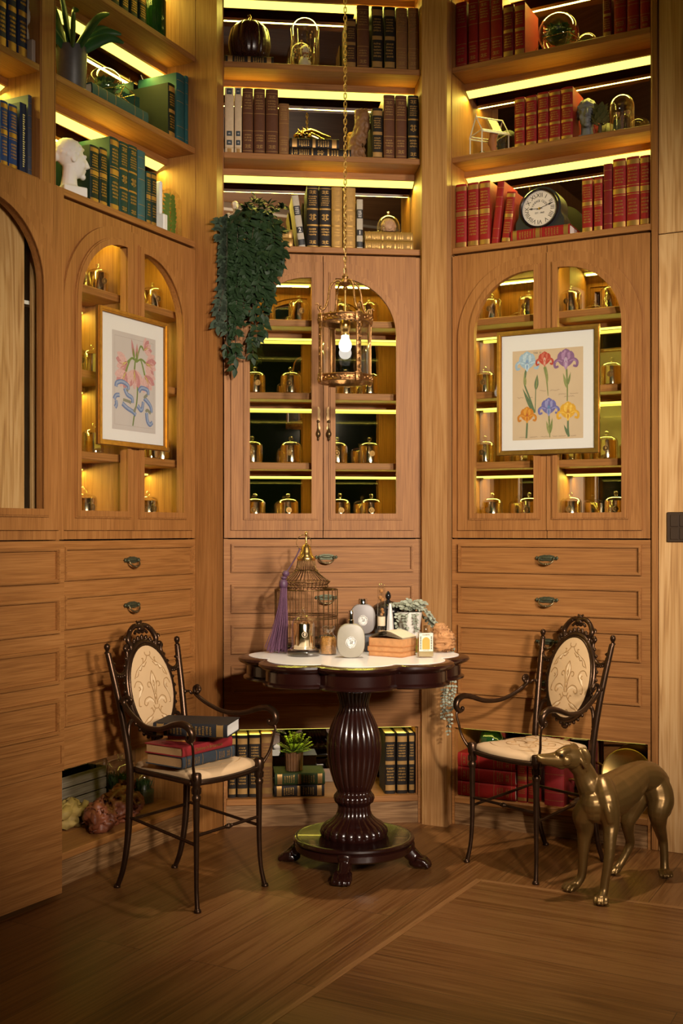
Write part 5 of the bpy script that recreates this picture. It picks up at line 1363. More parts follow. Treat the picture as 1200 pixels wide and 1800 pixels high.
m = MB(); M_ = Matrix.Translation((.006, -.0366, .055)) @ Matrix.Rotation(pi/2, 4, 'X'); m.lathe([(.0085, .0), (.0105, .001), (.0105, 0)], 24, M=M_, caps=False); m.ball((.006, -.0368, .055), (.004, .001, .006)); m.build('emblem', M_page, r, smooth=40)

r = thing('petal_jar', 'apothecary jar of amber dried petals between the dome and frosted bottle', 'jar', T(577, 1150))
m = MB(); m.lathe([(.029, .0005), (.031, .003), (.031, .052), (.027, .064), (.019, .071), (.019, .084), (.022, .087), (.0215, .090)], 30, caps=False); m.build('glass_jar', M_dome, r, smooth=60)
m = MB(); rnd = random.Random(8); m.lathe([(.028, .003), (.0285, .05), (.024, .060), (0, .064)], 20)
for i in range(150):
    a = rnd.uniform(0, 2*pi); z = rnd.uniform(.006, .060); q = .0275 if z < .052 else .022
    m.leafs(Vector((q*cos(a), q*sin(a), z)), Vector((rnd.uniform(-1, 1), rnd.uniform(-1, 1), rnd.uniform(-1, 1))), Vector((cos(a), sin(a), 0)), .010, .007)
for v in m.v:
    h = hypot(v.x, v.y)
    if h > .0298: v.x *= .0298/h; v.y *= .0298/h
    v.z = max(v.z, .002)
m.build('petal_filling', M_amber, r, smooth=60)
m = MB(); m.lathe([(.017, .078), (.0185, .088), (.024, .092), (.024, .101), (0, .102)], 24); m.build('glass_stopper', M_dome, r, smooth=50)

def frosted(label, M, W, H, mt, cap, capm):
    r = thing('frosted_bottle', label, 'bottle', M, 'frosted oval bottles')
    m = MB(); n = 40; V = []; F = []
    def sup(t, e=.74): c, s = cos(t), sin(t); return (abs(c)**e*(1 if c > 0 else -1), abs(s)**e*(1 if s > 0 else -1))
    lay = [(-.018, .90), (-.0165, .97), (-.010, 1), (.010, 1), (.0165, .97), (.018, .90)]
    for y, k in lay:
        for i in range(n): x, z = sup(2*pi*i/n); V.append((x*W/2*k, y, H/2+z*H/2*k))
    for j in range(len(lay)-1):
        for i in range(n): a = j*n+i; b = j*n+(i+1) % n; F.append((a, b, b+n, a+n))
    F += [tuple(range(n)), tuple((len(lay)-1)*n+i for i in range(n))[::-1]]
    m.add(V, F); m.build('bottle_body', mt, r, smooth=50)
    m = MB(); w, h = cap
    if h > .03: m.lathe([(.0105, H-.004), (.0105, H+.012), (.0085, H+.014), (.0085, H+.020), (w, H+.022), (w, H+.012+h), (w*.9, H+.014+h), (0, H+.014+h)], 24)
    else: m.lathe([(w, H-.004), (w, H+h), (w*.95, H+h+.001), (0, H+h+.001)], 28)
    m.build('metal_cap', capm, r, smooth=40)
    q = W*.185; Fm = Matrix.Translation((0, -.0182, H*.46)) @ Matrix.Rotation(pi/2, 4, 'X'); m = MB()
    m.lathe([(0, .0005), (q*.86, .0006), (q*.88, .0016), (q, .0016), (q, 0)], 36, M=Fm, caps=False, sy=1.12)
    for k in range(30): a = k*2*pi/30; m.ball((q*.78*cos(a), q*.88*sin(a), .0008), (.0012, .0012, .0006), M=Fm, nu=6, nv=4)
    m.tube([(-.006, .004, .001), (-.002, .009, .001), (.001, .002, .001), (-.003, -.005, .001), (.004, -.004, .001), (.006, .005, .001)], .0011, 5, M=Fm); m.box(-q*.5, q*.5, -q*.55, -q*.48, 0, .0012, M=Fm)
    m.build('medallion', M_silvr, r, smooth=50); return r
frosted('front frosted oval bottle with silver medallion and chrome pump cap', T(616.5, 1156), .098, .119, M_frost, (.0085, .032), M_chrome)
bx = T(671, 1141)
r = thing('gift_box', 'flat slate-coloured box under the rear frosted bottle on the table', 'box', Tm(bx.translation.x+.0, 4.215, TZ+.0005))
m = MB(); m.box(-.066, .066, -.045, .060, 0, .058, ch=.002); m.build('box_body', mat('slate_board', (.055, .057, .065), .5), r, smooth=25)
BZ = TZ+.0595
def onbox(px, Y, rz=0): return Tm((px-600)*Y/FPX, Y, BZ, rz)
frosted('rear frosted oval bottle with flat silver cap standing on the slate box', onbox(637.5, 4.245), .094, .112, M_frostg, (.0165, .018), M_chrome)
r = thing('flower_tube', 'clear test-tube vase with orange button flowers on the slate box', 'vase', onbox(670, 4.20))
m = MB(); R = .0145; m.lathe([(0, .0005), (R-.002, .0008), (R, .004), (R, .175)]+[(R*cos(pi/2*k/6), .175+R*sin(pi/2*k/6)) for k in range(1, 6)]+[(0, .1895)], 24, caps=False); m.build('glass_tube', M_dome, r, smooth=60)
m = MB(); m.lathe([(R+.0002, .034), (R+.0004, .035), (R+.0004, .067), (R+.0002, .068)], 24, caps=False); m.build('paper_label', M_page, r, smooth=40)
m = MB(); m.lathe([(0, .001), (R-.001, .001), (R-.001, .018), (0, .018)], 20); m.build('cork_plug', M_cork, r, smooth=40)
m = MB(); f = MB()
for i, (x, z) in enumerate(((0, .162), (-.004, .138), (.004, .130), (.003, .094), (.001, .075), (.005, .084))):
    f.ball((x, .002*(-1)**i, z), .0075 if i < 3 else .006, nu=12, nv=8); m.tube([(0, 0, .02), (x*.5, 0, z*.6), (x, 0, z)], .0008, 5)
f.build('button_flowers', mat('button_flower', (.45, .20, .06), .8, bump=.6, bs=500), r, smooth=80); m.build('stems', M_stem, r)
r = thing('crystal_spike', 'white pointed selenite crystal standing on the slate box', 'crystal', onbox(685.3, 4.185))
m = MB(); m.lathe([(.0135, 0), (.0145, .006), (.0115, .06), (.0065, .106), (.0045, .116), (0, .117)], 7); m.build('crystal_body', mat('selenite', (.66, .62, .58), .35, trans=.25, var=.12, vs=90), r, smooth=0)
r = thing('lidded_urn', 'black carved urn with a bud finial behind the white plant pot', 'urn', Tm((682-600)*4.365/FPX, 4.365, TZ+.0005) @ Matrix.Diagonal((.88, .88, .97, 1)))
m = MB(); m.lathe([(.040, 0), (.046, .006), (.040, .016), (.052, .03), (.066, .07), (.070, .105), (.067, .125), (.071, .130), (.071, .137), (0, .137)], 40); m.build('urn_body', M_black, r, smooth=45)
m = MB(); m.lathe([(.073, .1375), (.0735, .146), (.066, .156), (.050, .168), (.030, .176), (.010, .180), (.007, .187), (.011, .191), (.0125, .200), (.009, .211), (0, .220)], 40, mod=lambda a, z: 1+(.03*cos(16*a) if z < .175 else .04*cos(8*a))); m.build('lid', M_black, r, smooth=60)

r = thing('eucalyptus_pot', 'white pot of silvery trailing eucalyptus at the right of the table', 'plant', T(719.5, 1139.5))
m = MB(); m.lathe([(.027, 0), (.030, .004), (.048, .134), (.048, .138), (.044, .138), (.043, .126), (0, .126)], 32); m.build('pot', mat('white_glaze', (.66, .62, .56), .3, var=.15, vs=40), r, smooth=40)
lf = MB(); st = MB(); rnd = random.Random(31)
def sprig(pts, n, s, both=True):
    p = bez(pts, n); st.tube(p, .0011, 5)
    for i in range(2, len(p)):
        d = (p[min(i+1, len(p)-1)]-p[i-1]).normalized(); sd = d.cross(Vector((rnd.uniform(-.6, .6), -.4, 1))).normalized()
        for q in ((-1, 1) if both else (1,)): lf.leafs(p[i], sd*q+d*.35, Vector((rnd.uniform(-.5, .5), -.7, .7)), s*rnd.uniform(.8, 1.15), s*rnd.uniform(.75, .95), fold=.12, curl=.1)
for i in range(30):
    a = rnd.uniform(0, 2*pi); L = rnd.uniform(.035, .075); sprig([(0, 0, .082), (L*.45*cos(a), L*.45*sin(a), .105+rnd.random()*.02), (L*cos(a), L*.8*sin(a), .100+rnd.random()*.035)], 3, .0165)
for k in range(4): sprig([(.02, -.01, .085), (.055, -.012-.006*k, .10), (.078+.008*k, -.010*k, .07-.008*k), (.090+.01*k, -.008*k, .045-.006*k)], 4, .017)
for x in (-.03, -.012, .012): sprig([(x*.6, -.02, .085), (x*1.5, -.055, .082), (x*1.7, -.056, .055), (x*1.6+.006, -.052, .028)], 3, .015)
for v in lf.v+st.v: v.z += .047
# strands running over the far edge of the top and hanging below it
e0 = r.matrix_world.inverted()
def W(px, py, Y): return e0 @ P(px, py, Y)
for px, py, Y in ((778, 1262, 4.42), (788, 1290, 4.435), (797, 1245, 4.43), (783, 1250, 4.415), (792, 1275, 4.42)):
    top = W(px-2, 1128, Y-.03); sprig([(.02, .02, .132), (.05, .06, .12), (top.x-.03, top.y-.04, .07), (top.x, top.y, .02), tuple(W(px, 1160, Y)), tuple(W(px+1, 1205, Y)), tuple(W(px-1, (1205+py)/2, Y)), tuple(W(px, py, Y))], 5, .014)
lf.build('leaves', M_euc, r, smooth=60); st.build('sprigs', M_stem, r, smooth=60)

r = thing('ornate_jar', 'small clear jar with chrome lid in front of the white pot', 'jar', T(714.5, 1143))
m = MB(); m.lathe([(.022, .0005), (.0245, .003), (.0245, .040), (.022, .043)], 24, caps=False); m.build('glass_jar', M_dome, r, smooth=50)
m = MB(); m.lathe([(0, .002), (.022, .002), (.022, .022), (0, .022)], 20); m.build('filling', mat('pale_filling', (.50, .33, .14), .6, var=.6, vs=120), r, smooth=40)
m = MB(); m.lathe([(.024, .043), (.0245, .046), (.016, .052), (.005, .055), (.004, .059), (.0, .060)], 24); m.ball((0, 0, .064), .006); m.build('jar_lid', M_chrome, r, smooth=60)
r = thing('green_vial', 'square yellow-green glass vial beside the labelled perfume bottle', 'bottle', T(729.5, 1147))
m = MB(); m.box(-.010, .010, -.010, .010, 0, .052, ch=.002); m.build('vial_body', mat('yellow_green_glass', (.22, .20, .02), .1, trans=.4), r, smooth=25)
r = thing('perfume_bottle', 'rectangular perfume bottle with arched gold label in front of the wood chunk', 'bottle', T(747.5, 1155.5, radians(6)))
m = MB(); m.box(-.0275, .0275, -.012, .012, .0005, .088, ch=.003); m.build('bottle_glass', M_acr, r, smooth=25)
m = MB(); m.box(-.025, .025, -.0095, .0095, .004, .070); m.build('perfume', mat('perfume_liquid', (.62, .48, .24), .15, trans=.5), r, smooth=0)
m = MB(); m.lathe([(.008, .088), (.008, .094), (.0075, .095), (.0075, .112), (0, .113)], 20); m.build('stopper', thin_glass('smoky_glass', (.7, .68, .6), .05, 1.5, 2), r, smooth=40)
m = MB(); m.box(-.0245, .0245, -.0128, -.0122, .022, .086); lb = m.build('paper_label', mat('label_paper', (.66, .60, .48), .7), r, smooth=0)
m = MB(); m.slab([(-.0135, .029), (.0135, .029)]+[(.0135*cos(pi*k/12), .058+.0135*sin(pi*k/12)) for k in range(13)], -.0132, -.0129); m.build('gold_arch', mat('label_gold', (.42, .24, .03), .45, .3), lb, smooth=0)
for q in (-1, 1):
    for k in range(8): m = MB() if (q, k) == (-1, 0) else m; m.ball((q*.019, -.0129, .031+k*.0058), (.0028, .0003, .0022), nu=8, nv=4)
m.build('printed_flowers', mat('label_ink', (.05, .06, .05), .7), lb, smooth=0)
text_obj('lettering', 'OLIBERE', .0072, M_ink, lb, Matrix.Translation((0, -.0130, .0795)) @ UP); text_obj('lettering', 'PARFUMS', .0052, M_ink, lb, Matrix.Translation((0, -.0130, .0255)) @ UP)
r = thing('wood_chunk', 'weathered orange-brown driftwood chunk at the right end of the marble', 'driftwood', T(777, 1146, radians(20)))
m = MB(); m.ball((0, 0, .048), (.043, .045, .048), nu=26, nv=18); m.ball((-.006, 0, .075), (.03, .03, .03)); m.ball((.018, 0, .035), (.032, .03, .034))
o = m.build('chunk', mat('weathered_wood', (.40, .19, .07), .8, var=.6, vs=30, bump=.6, bs=40), r, smooth=180); remesh(o, .0028, 1)
for v in o.data.vertices: v.co += v.normal*(.012*(noise.noise(Vector((v.co.x*20, v.co.y*20, v.co.z*95)))+.5*noise.noise(v.co*60))); v.co.z = max(v.co.z, 0)
o.data.update()

def oldbook(label, M, w, d, h, open_top=False):
    r = thing('old_book', label, 'book', M, 'tattered books on the table')
    pm = mat('tan_paper', (.50, .24, .09), .8, var=.35, vs=60) if 'tan_paper' not in bpy.data.materials else bpy.data.materials['tan_paper']
    m = MB(); m.box(-w/2, w/2, -d/2, d/2, 0, .002); m.box(-w/2, -w/2+.003, -d/2, d/2, 0, h)
    if not open_top: m.box(-w/2, w/2, -d/2, d/2, h-.002, h)
    m.build('cover', mat('tan_cloth', (.42, .17, .05), .75, var=.25, vs=40) if 'tan_cloth' not in bpy.data.materials else bpy.data.materials['tan_cloth'], r, smooth=0)
    m = MB(); m.box(-w/2+.003, w/2-.003, -d/2+.002, d/2-.002, .002, h-.002); m.build('page_block', pm, r, smooth=0)
    if open_top:
        m = MB()
        for k in range(5):
            n = 8; V = []
            for i in range(n+1):
                t = i/n; x = -w/2+.002+(w-.004)*t; z = h-.002+.0012*k+(.010+.003*k)*sin(pi*t)*exp_(t) 
                for y in (-d/2+.003, d/2-.003): V += [(x, y, z)]
            m.add(V, [(2*i, 2*i+2, 2*i+3, 2*i+1) for i in range(n)])
        m.build('loose_pages', M_page, r, smooth=60)
    return r
def exp_(t): return 1.0 if t < .5 else 1.0-.5*(t-.5)
bm_ = T(690, 1152); bx_, by_ = bm_.translation.x, bm_.translation.y
oldbook('lowest of three tan books lying on the marble table', Tm(bx_, by_, TZ+.0006, radians(-32)), .135, .105, .016)
oldbook('middle of three tan books lying on the marble table', Tm(bx_-.002, by_+.004, TZ+.0170, radians(-30)), .140, .108, .018)
oldbook('top tan book lying open with rippled pages on the table', Tm(bx_+.002, by_+.004, TZ+.0354, radians(-33)), .138, .106, .030, True)

# ---------------------------------------------------------------- birdcage with tassel
def birdcage():
    cx, cy = tpos(538, 1141); r = thing('birdcage', 'brass wire birdcage with bell top at the back of the table', 'birdcage', Tm(cx, cy, TZ+.0005))
    k = cy/FPX; z = lambda py: CZ-(py-YH)*cy/FPX-TZ
    R = 55*k; zb, zt, zm = .028, z(1036), z(1083)
    m = MB(); m.lathe([(R+.004, 0), (R+.010, .004), (R+.010, .016), (R+.002, .026), (R-.004, .028), (0, .028)], 48); m.build('wooden_base', M_mahog, r, smooth=45)
    m = MB(); nW = 32
    for i in range(nW):
        a = 2*pi*i/nW; m.tube([(R*cos(a), R*sin(a), zb-.002), (R*cos(a), R*sin(a), zt)], .0013, 5)
    m.build('bars', M_cage, r, smooth=80)
    for zz, nm in ((zb+.004, 'ring'), (zm, 'ring'), (zm-.006, 'ring'), (zt, 'ring')):
        q = MB(); q.tube([(R*cos(a), R*sin(a), zz) for a in [2*pi*j/48 for j in range(48)]], .0018, 6, closed=True); q.build('hoop', M_cage, r, smooth=80)
    pr = [(R*.98, zt), (R*.62, zt+.004), (40*k, z(1031)), (38*k, z(1027)), (42*k, z(1022)), (33*k, z(1016)), (22*k, z(1006)), (17*k, z(996)), (15.5*k, z(987)), (15*k, z(981))]
    m = MB()
    for i in range(34):
        a = 2*pi*i/34; pts = bez([(q*cos(a), q*sin(a), zz) for q, zz in pr], 3); m.tube(pts, .0012, 5)
    m.build('roof_wires', M_cage, r, smooth=80)
    for q, zz in ((42*k, z(1022)), (38*k, z(1028)), (20.5*k, z(1003))):
        h = MB(); h.tube([(q*cos(a), q*sin(a), zz) for a in [2*pi*j/40 for j in range(40)]], .0015, 6, closed=True); h.build('hoop', M_cage, r, smooth=80)
    m = MB(); m.lathe([(15.5*k, z(986)), (16*k, z(983)), (16*k, z(980)), (12*k, z(977)), (9.5*k, z(970)), (8.5*k, z(963)), (6.5*k, z(959)), (2.5*k, z(957)), (1.8*k, z(952)), (2.6*k, z(949)), (1.5*k, z(946)), (2.2*k, z(941)), (3*k, z(938)), (1.8*k, z(935)), (0, z(934.5))], 28); m.build('bell_cap', M_brassb, r, smooth=60)
    m = MB(); cz_ = z(954); m.tube([(-4*k+13*k*cos(a), -.004+.004*sin(a), cz_+13.5*k*sin(a)) for a in [2*pi*j/30 for j in range(30)]], .0013, 6, closed=True); m.build('carry_ring', M_cage, r, smooth=80)
    m = MB(); m.tube([(R*.95*cos(a), -R*.95 if 0 else -R*sin(abs(a))*0-R*.4, zb+.05) for a in (0, .01)], .001, 5) if 0 else None
    # tassel: a thing hung over the carry ring
    t = thing('tassel', 'long purple tassel hanging from the birdcage ring', 'tassel', Tm(cx, cy, TZ+.0005))
    X = lambda px: (px-538)*k
    pc = mat('purple_silk', (.085, .035, .075), .5, var=.4, vs=200)
    m = MB(); cord = bez([(X(527), -.012, z(965)), (X(520), -.030, z(980)), (X(511), -R*.75, z(996)), (X(506), -R-.012, z(1004))], 6); m.tube(cord, .0026, 8)
    for i in range(0, len(cord)-1): m.ball(cord[i], .0034, nu=6, nv=4)
    m.build('cord', pc, t, smooth=80)
    m = MB(); m.ball((X(505), -R-.014, z(1006)), (.0135, .0125, .012)); m.ball((X(502), -R-.014, z(1013)), (.012, .011, .007)); m.lathe([(.010, z(1016)), (.0155, z(1020)), (.016, z(1026)), (.013, z(1030))], 20, M=Matrix.Translation((X(501), -R-.014, 0))); m.build('knot', pc, t, smooth=80)
    m = MB(); rnd = random.Random(6)
    for i in range(150):
        a = rnd.uniform(0, 2*pi); q = sqrt(rnd.random()); tx = X(501)+.013*q*cos(a); ty = -R-.016+.010*q*sin(a)
        ex = X(491+q*cos(a)*19-6*(rnd.random()**2)); ey = -R-.020+.018*q*sin(a); ez = max(.0015, z(1138+rnd.uniform(-8, 4)))
        mx = tx*.55+ex*.45; m.tube(bez([(tx, ty, z(1018)), (tx, ty-.002, z(1045)), (mx+.002, ey, z(1090)), (ex, ey-.004, ez)], 3), .00085, 4)
    o = m.build('fringe', mat('purple_fringe', (.15, .07, .12), .5, var=.7, vs=300), t, smooth=80)
birdcage()
# ---------------------------------------------------------------- bronze armchairs
M_fab = mat('cream_damask', (.56, .375, .20), .75, var=.05, vs=30, bump=.15, bs=700)
M_fabl = mat('damask_motif', (.33, .19, .07), .75)
M_fabh = mat('damask_leaf', (.68, .50, .30), .75)
def yb(z): return .135+.075*max(0, (z-.42)/.37)**1.25
def make_chair():
    r = thing('armchair', 'x', 'chair'); B = M_bronzed
    # legs
    for s in (-1, 1):
        m = MB(); x, y = s*.153, -.183
        pts = bez([(x+s*.012, y-.016, 0), (x+s*.004, y-.004, .07), (x, y, .17), (x, y, .30), (x, y, .345)], 5)
        m.tube(pts, lerp_list([.0085, .0072, .0085, .0105, .0115], len(pts)), 12)
        m.lathe([(.0115, .345), (.014, .350), (.0145, .358), (.0105, .364), (.0135, .372), (.0145, .383), (.0125, .392), (.0155, .397), (.0165, .403), (.0165, .428), (.013, .433), (0, .434)], 18, M=Matrix.Translation((x, y, 0)))
        for k in range(9): m.tube([(x+.0135*cos(k*.7), y+.0135*sin(k*.7), .368), (x+.0145*cos(k*.7), y+.0145*sin(k*.7), .386)], .0022, 5)
        m.lathe([(.0115, 0), (.0125, .003), (.010, .010), (0, .012)], 14, M=Matrix.Translation((x+s*.012, y-.016, .0)))
        m.build('leg', B, r, smooth=60)
        m = MB(); x = s*.137
        pts = bez([(x, .195, 0), (x, .165, .07), (x, .143, .18), (x, .136, .30), (x, .135, .42), (s*.148, yb(.60), .60), (s*.163, yb(.77), .77), (s*.165, yb(.785), .785)], 6)
        m.tube(pts, lerp_list([.0085, .0095, .0115, .0125, .0125, .0115, .0105, .0085], len(pts)), 12)
        e = Vector((s*.166, yb(.80), .786)); m.lathe([(.0085, 0), (.0095, .003), (.005, .009), (.0065, .012), (.010, .019), (.0105, .025), (.008, .032), (0, .036)], 14, M=Matrix.Translation(e))
        m.lathe([(.0115, 0), (.0125, .003), (.010, .010), (0, .012)], 14, M=Matrix.Translation((x, .195, 0)))
        m.build('back_post', B, r, smooth=60)
    # seat
    def outline(k=1.0):
        h = [(0, -.205), (.05, -.203), (.105, -.192), (.140, -.180), (.158, -.165), (.150, -.12), (.140, -.05), (.134, .02), (.128, .09), (.118, .130), (.07, .137), (0, .139)]
        L = [(x*k, -.03+(y+.03)*k) for x, y in h]; return L+[(-x, y) for x, y in L[::-1][1:-1]]
    m = MB(); o = outline(1.0); i = outline(.90); m.slab(o, .392, .409, plane='xy')
    m.tube([(x, y, .4) for x, y in outline(1.02)], .0085, 8, closed=True)
    m.build('seat_frame', B, r, smooth=50)
    V = []; F = []; lay = [(.985, .4092), (.985, .418), (.95, .426), (.85, .432), (.6, .436), (.3, .4375)]; n = len(o)
    for k, z in lay: V += [(x, y, z+.004*abs(y) if 0 else z) for x, y in outline(k)]
    for j in range(len(lay)-1):
        for q in range(n): F.append((j*n+q, j*n+(q+1) % n, (j+1)*n+(q+1) % n, (j+1)*n+q))
    F.append(tuple((len(lay)-1)*n+q for q in range(n)))
    m = MB(); m.add(V, F); c = m.build('seat_cushion', M_fab, r, smooth=60)
    def ztop(x, y):
        q = max(abs(x)/.15, abs(y+.03)/.17); return .4378-.0115*max(0, (q-.3)/.65)**2.2 if q > .3 else .4378
    m = MB(); rnd = random.Random(3)
    mot = [[(0, -.10), (.02, -.12), (.05, -.115), (.065, -.09), (.05, -.07), (.035, -.08), (.045, -.095)], [(0, -.06), (.03, -.045), (.07, -.05), (.09, -.02), (.075, .005), (.055, -.005), (.065, -.02)], [(0, -.02), (.02, .02), (.055, .035), (.09, .03), (.10, .06), (.08, .075), (.065, .06)],
           [(0, .04), (.02, .07), (.05, .09), (.08, .10)], [(0, -.15), (.03, -.165), (.08, -.155), (.115, -.13), (.12, -.10), (.10, -.10), (.105, -.115)], [(.10, -.07), (.115, -.04), (.115, .0), (.10, .02)], [(0, -.02), (.012, -.045), (0, -.075)], [(0, .04), (.014, .01), (0, -.02)]]
    for s in (-1, 1):
        for pth in mot: m.tube([(p.x*s, p.y, ztop(p.x, p.y)+.0002) for p in bez([(a, b, 0) for a, b in pth], 6)], .0018, 5, flat=.35)
    m.build('woven_motif', M_fabl, c, smooth=80)
    # oval back
    zc, a_, b_ = .655, .098, .148
    El = lambda t, k=1.0: (a_*k*cos(t), zc+b_*k*sin(t))
    pt = lambda x, z, dy=0: Vector((x, yb(z)+dy, z))
    N = 48; m = MB(); m.tube([pt(*El(2*pi*k/N, 1.06)) for k in range(N)], .0105, 10, closed=True)
    m.tube([pt(*El(2*pi*k/N, 1.005), -.007) for k in range(N)], .005, 8, closed=True)
    for k in range(36):
        t = 2*pi*k/36; x, z = El(t, 1.06); m.ball(pt(x+.012*cos(t), z+.012*sin(t)), (.0075, .006, .0075), nu=8, nv=6)
    for k in range(9):
        t = pi/2+(k-4)*.17; x, z = El(t, 1.13); m.ball(pt(x, z+.006), (.008, .006, .011-.0008*abs(k-4)), nu=8, nv=6)
    # crest loop
    for s in (-1, 1):
        pts = bez([(s*.062, .772), (s*.060, .80), (s*.066, .822), (s*.050, .850), (s*.028, .868), (0, .868)] and [(s*.062, 0, .772), (s*.058, 0, .80), (s*.066, 0, .824), (s*.050, 0, .852), (s*.026, 0, .868), (0, 0, .866)], 5)
        m.tube([pt(p.x, p.z) for p in pts], lerp_list([.010, .008, .010, .009, .009, .010], len(pts)), 8)
        m.tube([pt(p.x, p.z) for p in bez([(s*.064, 0, .822), (s*.078, 0, .834), (s*.080, 0, .824)], 4)], .0055, 7)
        m.tube([pt(p.x, p.z) for p in bez([(s*.03, 0, .842), (s*.02, 0, .852), (s*.008, 0, .846), (0, 0, .852)], 4)], .0055, 7)
        for q in range(5): m.ball(pt(s*(.050-.009*q), .855+.004*q, -.003), (.006, .006, .0075), nu=8, nv=6)
        # side scroll to the post
        pts = bez([(s*.078, 0, .806), (s*.086, 0, .797), (s*.080, 0, .784), (s*.086, 0, .755), (s*.100, 0, .725), (s*.122, 0, .712), (s*.144, 0, .718), (s*.155, 0, .738), (s*.151, 0, .752), (s*.144, 0, .748)], 4)
        m.tube([pt(p.x, p.z) for p in pts], lerp_list([.007, .008, .0065, .006, .007, .0075, .007, .0065, .006, .005], len(pts)), 8)
        m.ball(pt(s*.079, .803), (.011, .008, .009), nu=10, nv=8)
        for q in range(6): m.ball(pt(s*(.098+.010*q), .712-.006*sin(q*.63)), (.006, .006, .006), nu=8, nv=6)
        m.tube([pt(s*.148, .735), pt(s*.160, .735)], .006, 8)
        # lower scroll
        pts = bez([(s*.072, 0, .540), (s*.084, 0, .556), (s*.100, 0, .562), (s*.118, 0, .552), (s*.126, 0, .528), (s*.130, 0, .50), (s*.136, 0, .475)], 4)
        m.tube([pt(p.x, p.z) for p in pts], lerp_list([.009, .008, .0075, .0075, .0065, .006, .007], len(pts)), 8)
        for q in range(5): m.ball(pt(s*(.078+.010*q), .556+.006*sin(q)), (.0065, .006, .0065), nu=8, nv=6)
        for q in range(3): m.ball(pt(s*.131, .475+.017*q), (.007, .006, .008), nu=8, nv=6)
    m.ball(pt(0, .874), (.012, .009, .011)); m.ball(pt(0, .858, -.005), (.017, .008, .010)); m.ball(pt(0, .482), (.016, .009, .014)); m.tube([pt(-.012, .884), pt(0, .876), pt(.012, .884)], .004, 6)
    m.build('back_frame', B, r, smooth=70)
    m = MB(); V = []; F = []
    dy = lambda q: -.010-.010*(1-q*q)
    for q in (1.0, .9, .7, .4, .15):
        for k in range(N): x, z = El(2*pi*k/N, q); V.append(pt(x, z, dy(q)))
    for j in range(4):
        for k in range(N): F.append((j*N+k, j*N+(k+1) % N, (j+1)*N+(k+1) % N, (j+1)*N+k))
    F.append(tuple(4*N+k for k in range(N)))
    b0 = len(V)
    for k in range(N): x, z = El(2*pi*k/N, 1.0); V.append(pt(x, z, .008))
    for k in range(N): F.append((k, (k+1) % N, b0+(k+1) % N, b0+k))
    F.append(tuple(b0+k for k in range(N))); m.add(V, F); bp = m.build('back_pad', M_fab, r, smooth=60)
    def on(x, z, e=.0006):
        q = min(1, sqrt((x/a_)**2+((z-zc)/b_)**2)); return pt(x, z, dy(q)-e)
    inside = lambda p: (p.x/a_)**2+(p.y/b_)**2 < .94
    mot = [[(0, .062), (.012, .034), (.009, .008), (.005, -.02), (.004, -.052)], [(.004, -.012), (.008, .006), (.017, .024), (.027, .021), (.027, .010), (.020, .008)], [(.003, -.052), (.012, -.036), (.028, -.024), (.046, -.030), (.052, -.046), (.044, -.052), (.036, -.042)],
           [(0, -.066), (.010, -.062), (.013, -.053)], [(.008, -.066), (.022, -.084), (.045, -.096), (.066, -.115)], [(.02, -.092), (.032, -.104), (.05, -.112), (.058, -.128)], [(0, .112), (.011, .116), (.013, .126)], [(.006, .112), (.016, .098), (.038, .084), (.062, .066), (.076, .040)],
           [(.014, .092), (.028, .078), (.036, .080), (.044, .066), (.054, .066), (.060, .050), (.070, .044)], [(.085, .012), (.072, .030), (.055, .026), (.050, .006), (.060, -.008), (.072, -.030), (.074, -.050), (.066, -.052)], [(.066, .012), (.060, .004), (.068, .000)], [(.030, .088), (.026, .104), (.032, .104)], [(.016, -.076), (.022, -.062), (.028, -.064)], [(0, .030), (.004, .018), (0, .006), (0, -.01), (.004, -.022), (0, -.034)], [(0, -.128), (.012, -.115), (.02, -.125)]]
    m = MB()
    for s in (-1, 1):
        for pth in mot:
            P_ = [p for p in bez([(x, z, 0) for x, z in pth], 6) if inside(p)]
            if len(P_) > 2: m.tube([on(p.x*s, zc+p.y) for p in P_], .0017, 5, flat=.5)
    m.build('woven_motif', M_fabl, bp, smooth=80)
    m = MB()
    for s in (-1, 1):
        for pth in ([(.004, .05), (.006, .03), (.004, .0), (.003, -.03)], [(.010, -.043), (.026, -.033), (.044, -.039)], [(.028, -.092), (.046, -.104)], [(.024, .086), (.044, .075), (.062, .056)], [(.062, .018), (.055, .010), (.066, -.012), (.072, -.036)]):
            m.tube([on(p.x*s, zc+p.y, .0003) for p in bez([(x, z, 0) for x, z in pth], 6)], lerp_list([.0018, .0040, .0040, .0018], (len(pth)-1)*6+1), 5, flat=.2)
    m.build('woven_leaves', M_fabh, bp, smooth=80)
    # arms
    for s in (-1, 1):
        m = MB(); X = s
        pts = bez([(X*.160, .105, .628), (X*.163, .100, .640), (X*.167, .115, .650), (X*.168, .128, .640), (X*.170, .120, .618), (X*.178, .070, .588), (X*.190, .005, .566), (X*.200, -.070, .568), (X*.207, -.135, .588), (X*.207, -.175, .594), (X*.206, -.205, .582), (X*.204, -.214, .560), (X*.201, -.203, .543), (X*.199, -.188, .546), (X*.198, -.186, .553)], 5)
        m.tube(pts, lerp_list([.006, .0075, .0075, .008, .0085, .0085, .009, .010, .0115, .0130, .0135, .0125, .010, .008, .006], len(pts)), 12, flat=.85)
        m.ball((X*.160, .106, .630), .008); m.ball((X*.198, -.188, .551), .008)
        m.tube(bez([(X*.168, .128, .628), (X*.164, .140, .622), (X*.160, .146, .630), (X*.152, yb(.628), .628)], 4), .0045, 8); m.ball((X*.154, yb(.628)-.010, .628), .008)
        am = m.build('armrest', B, r, smooth=70)
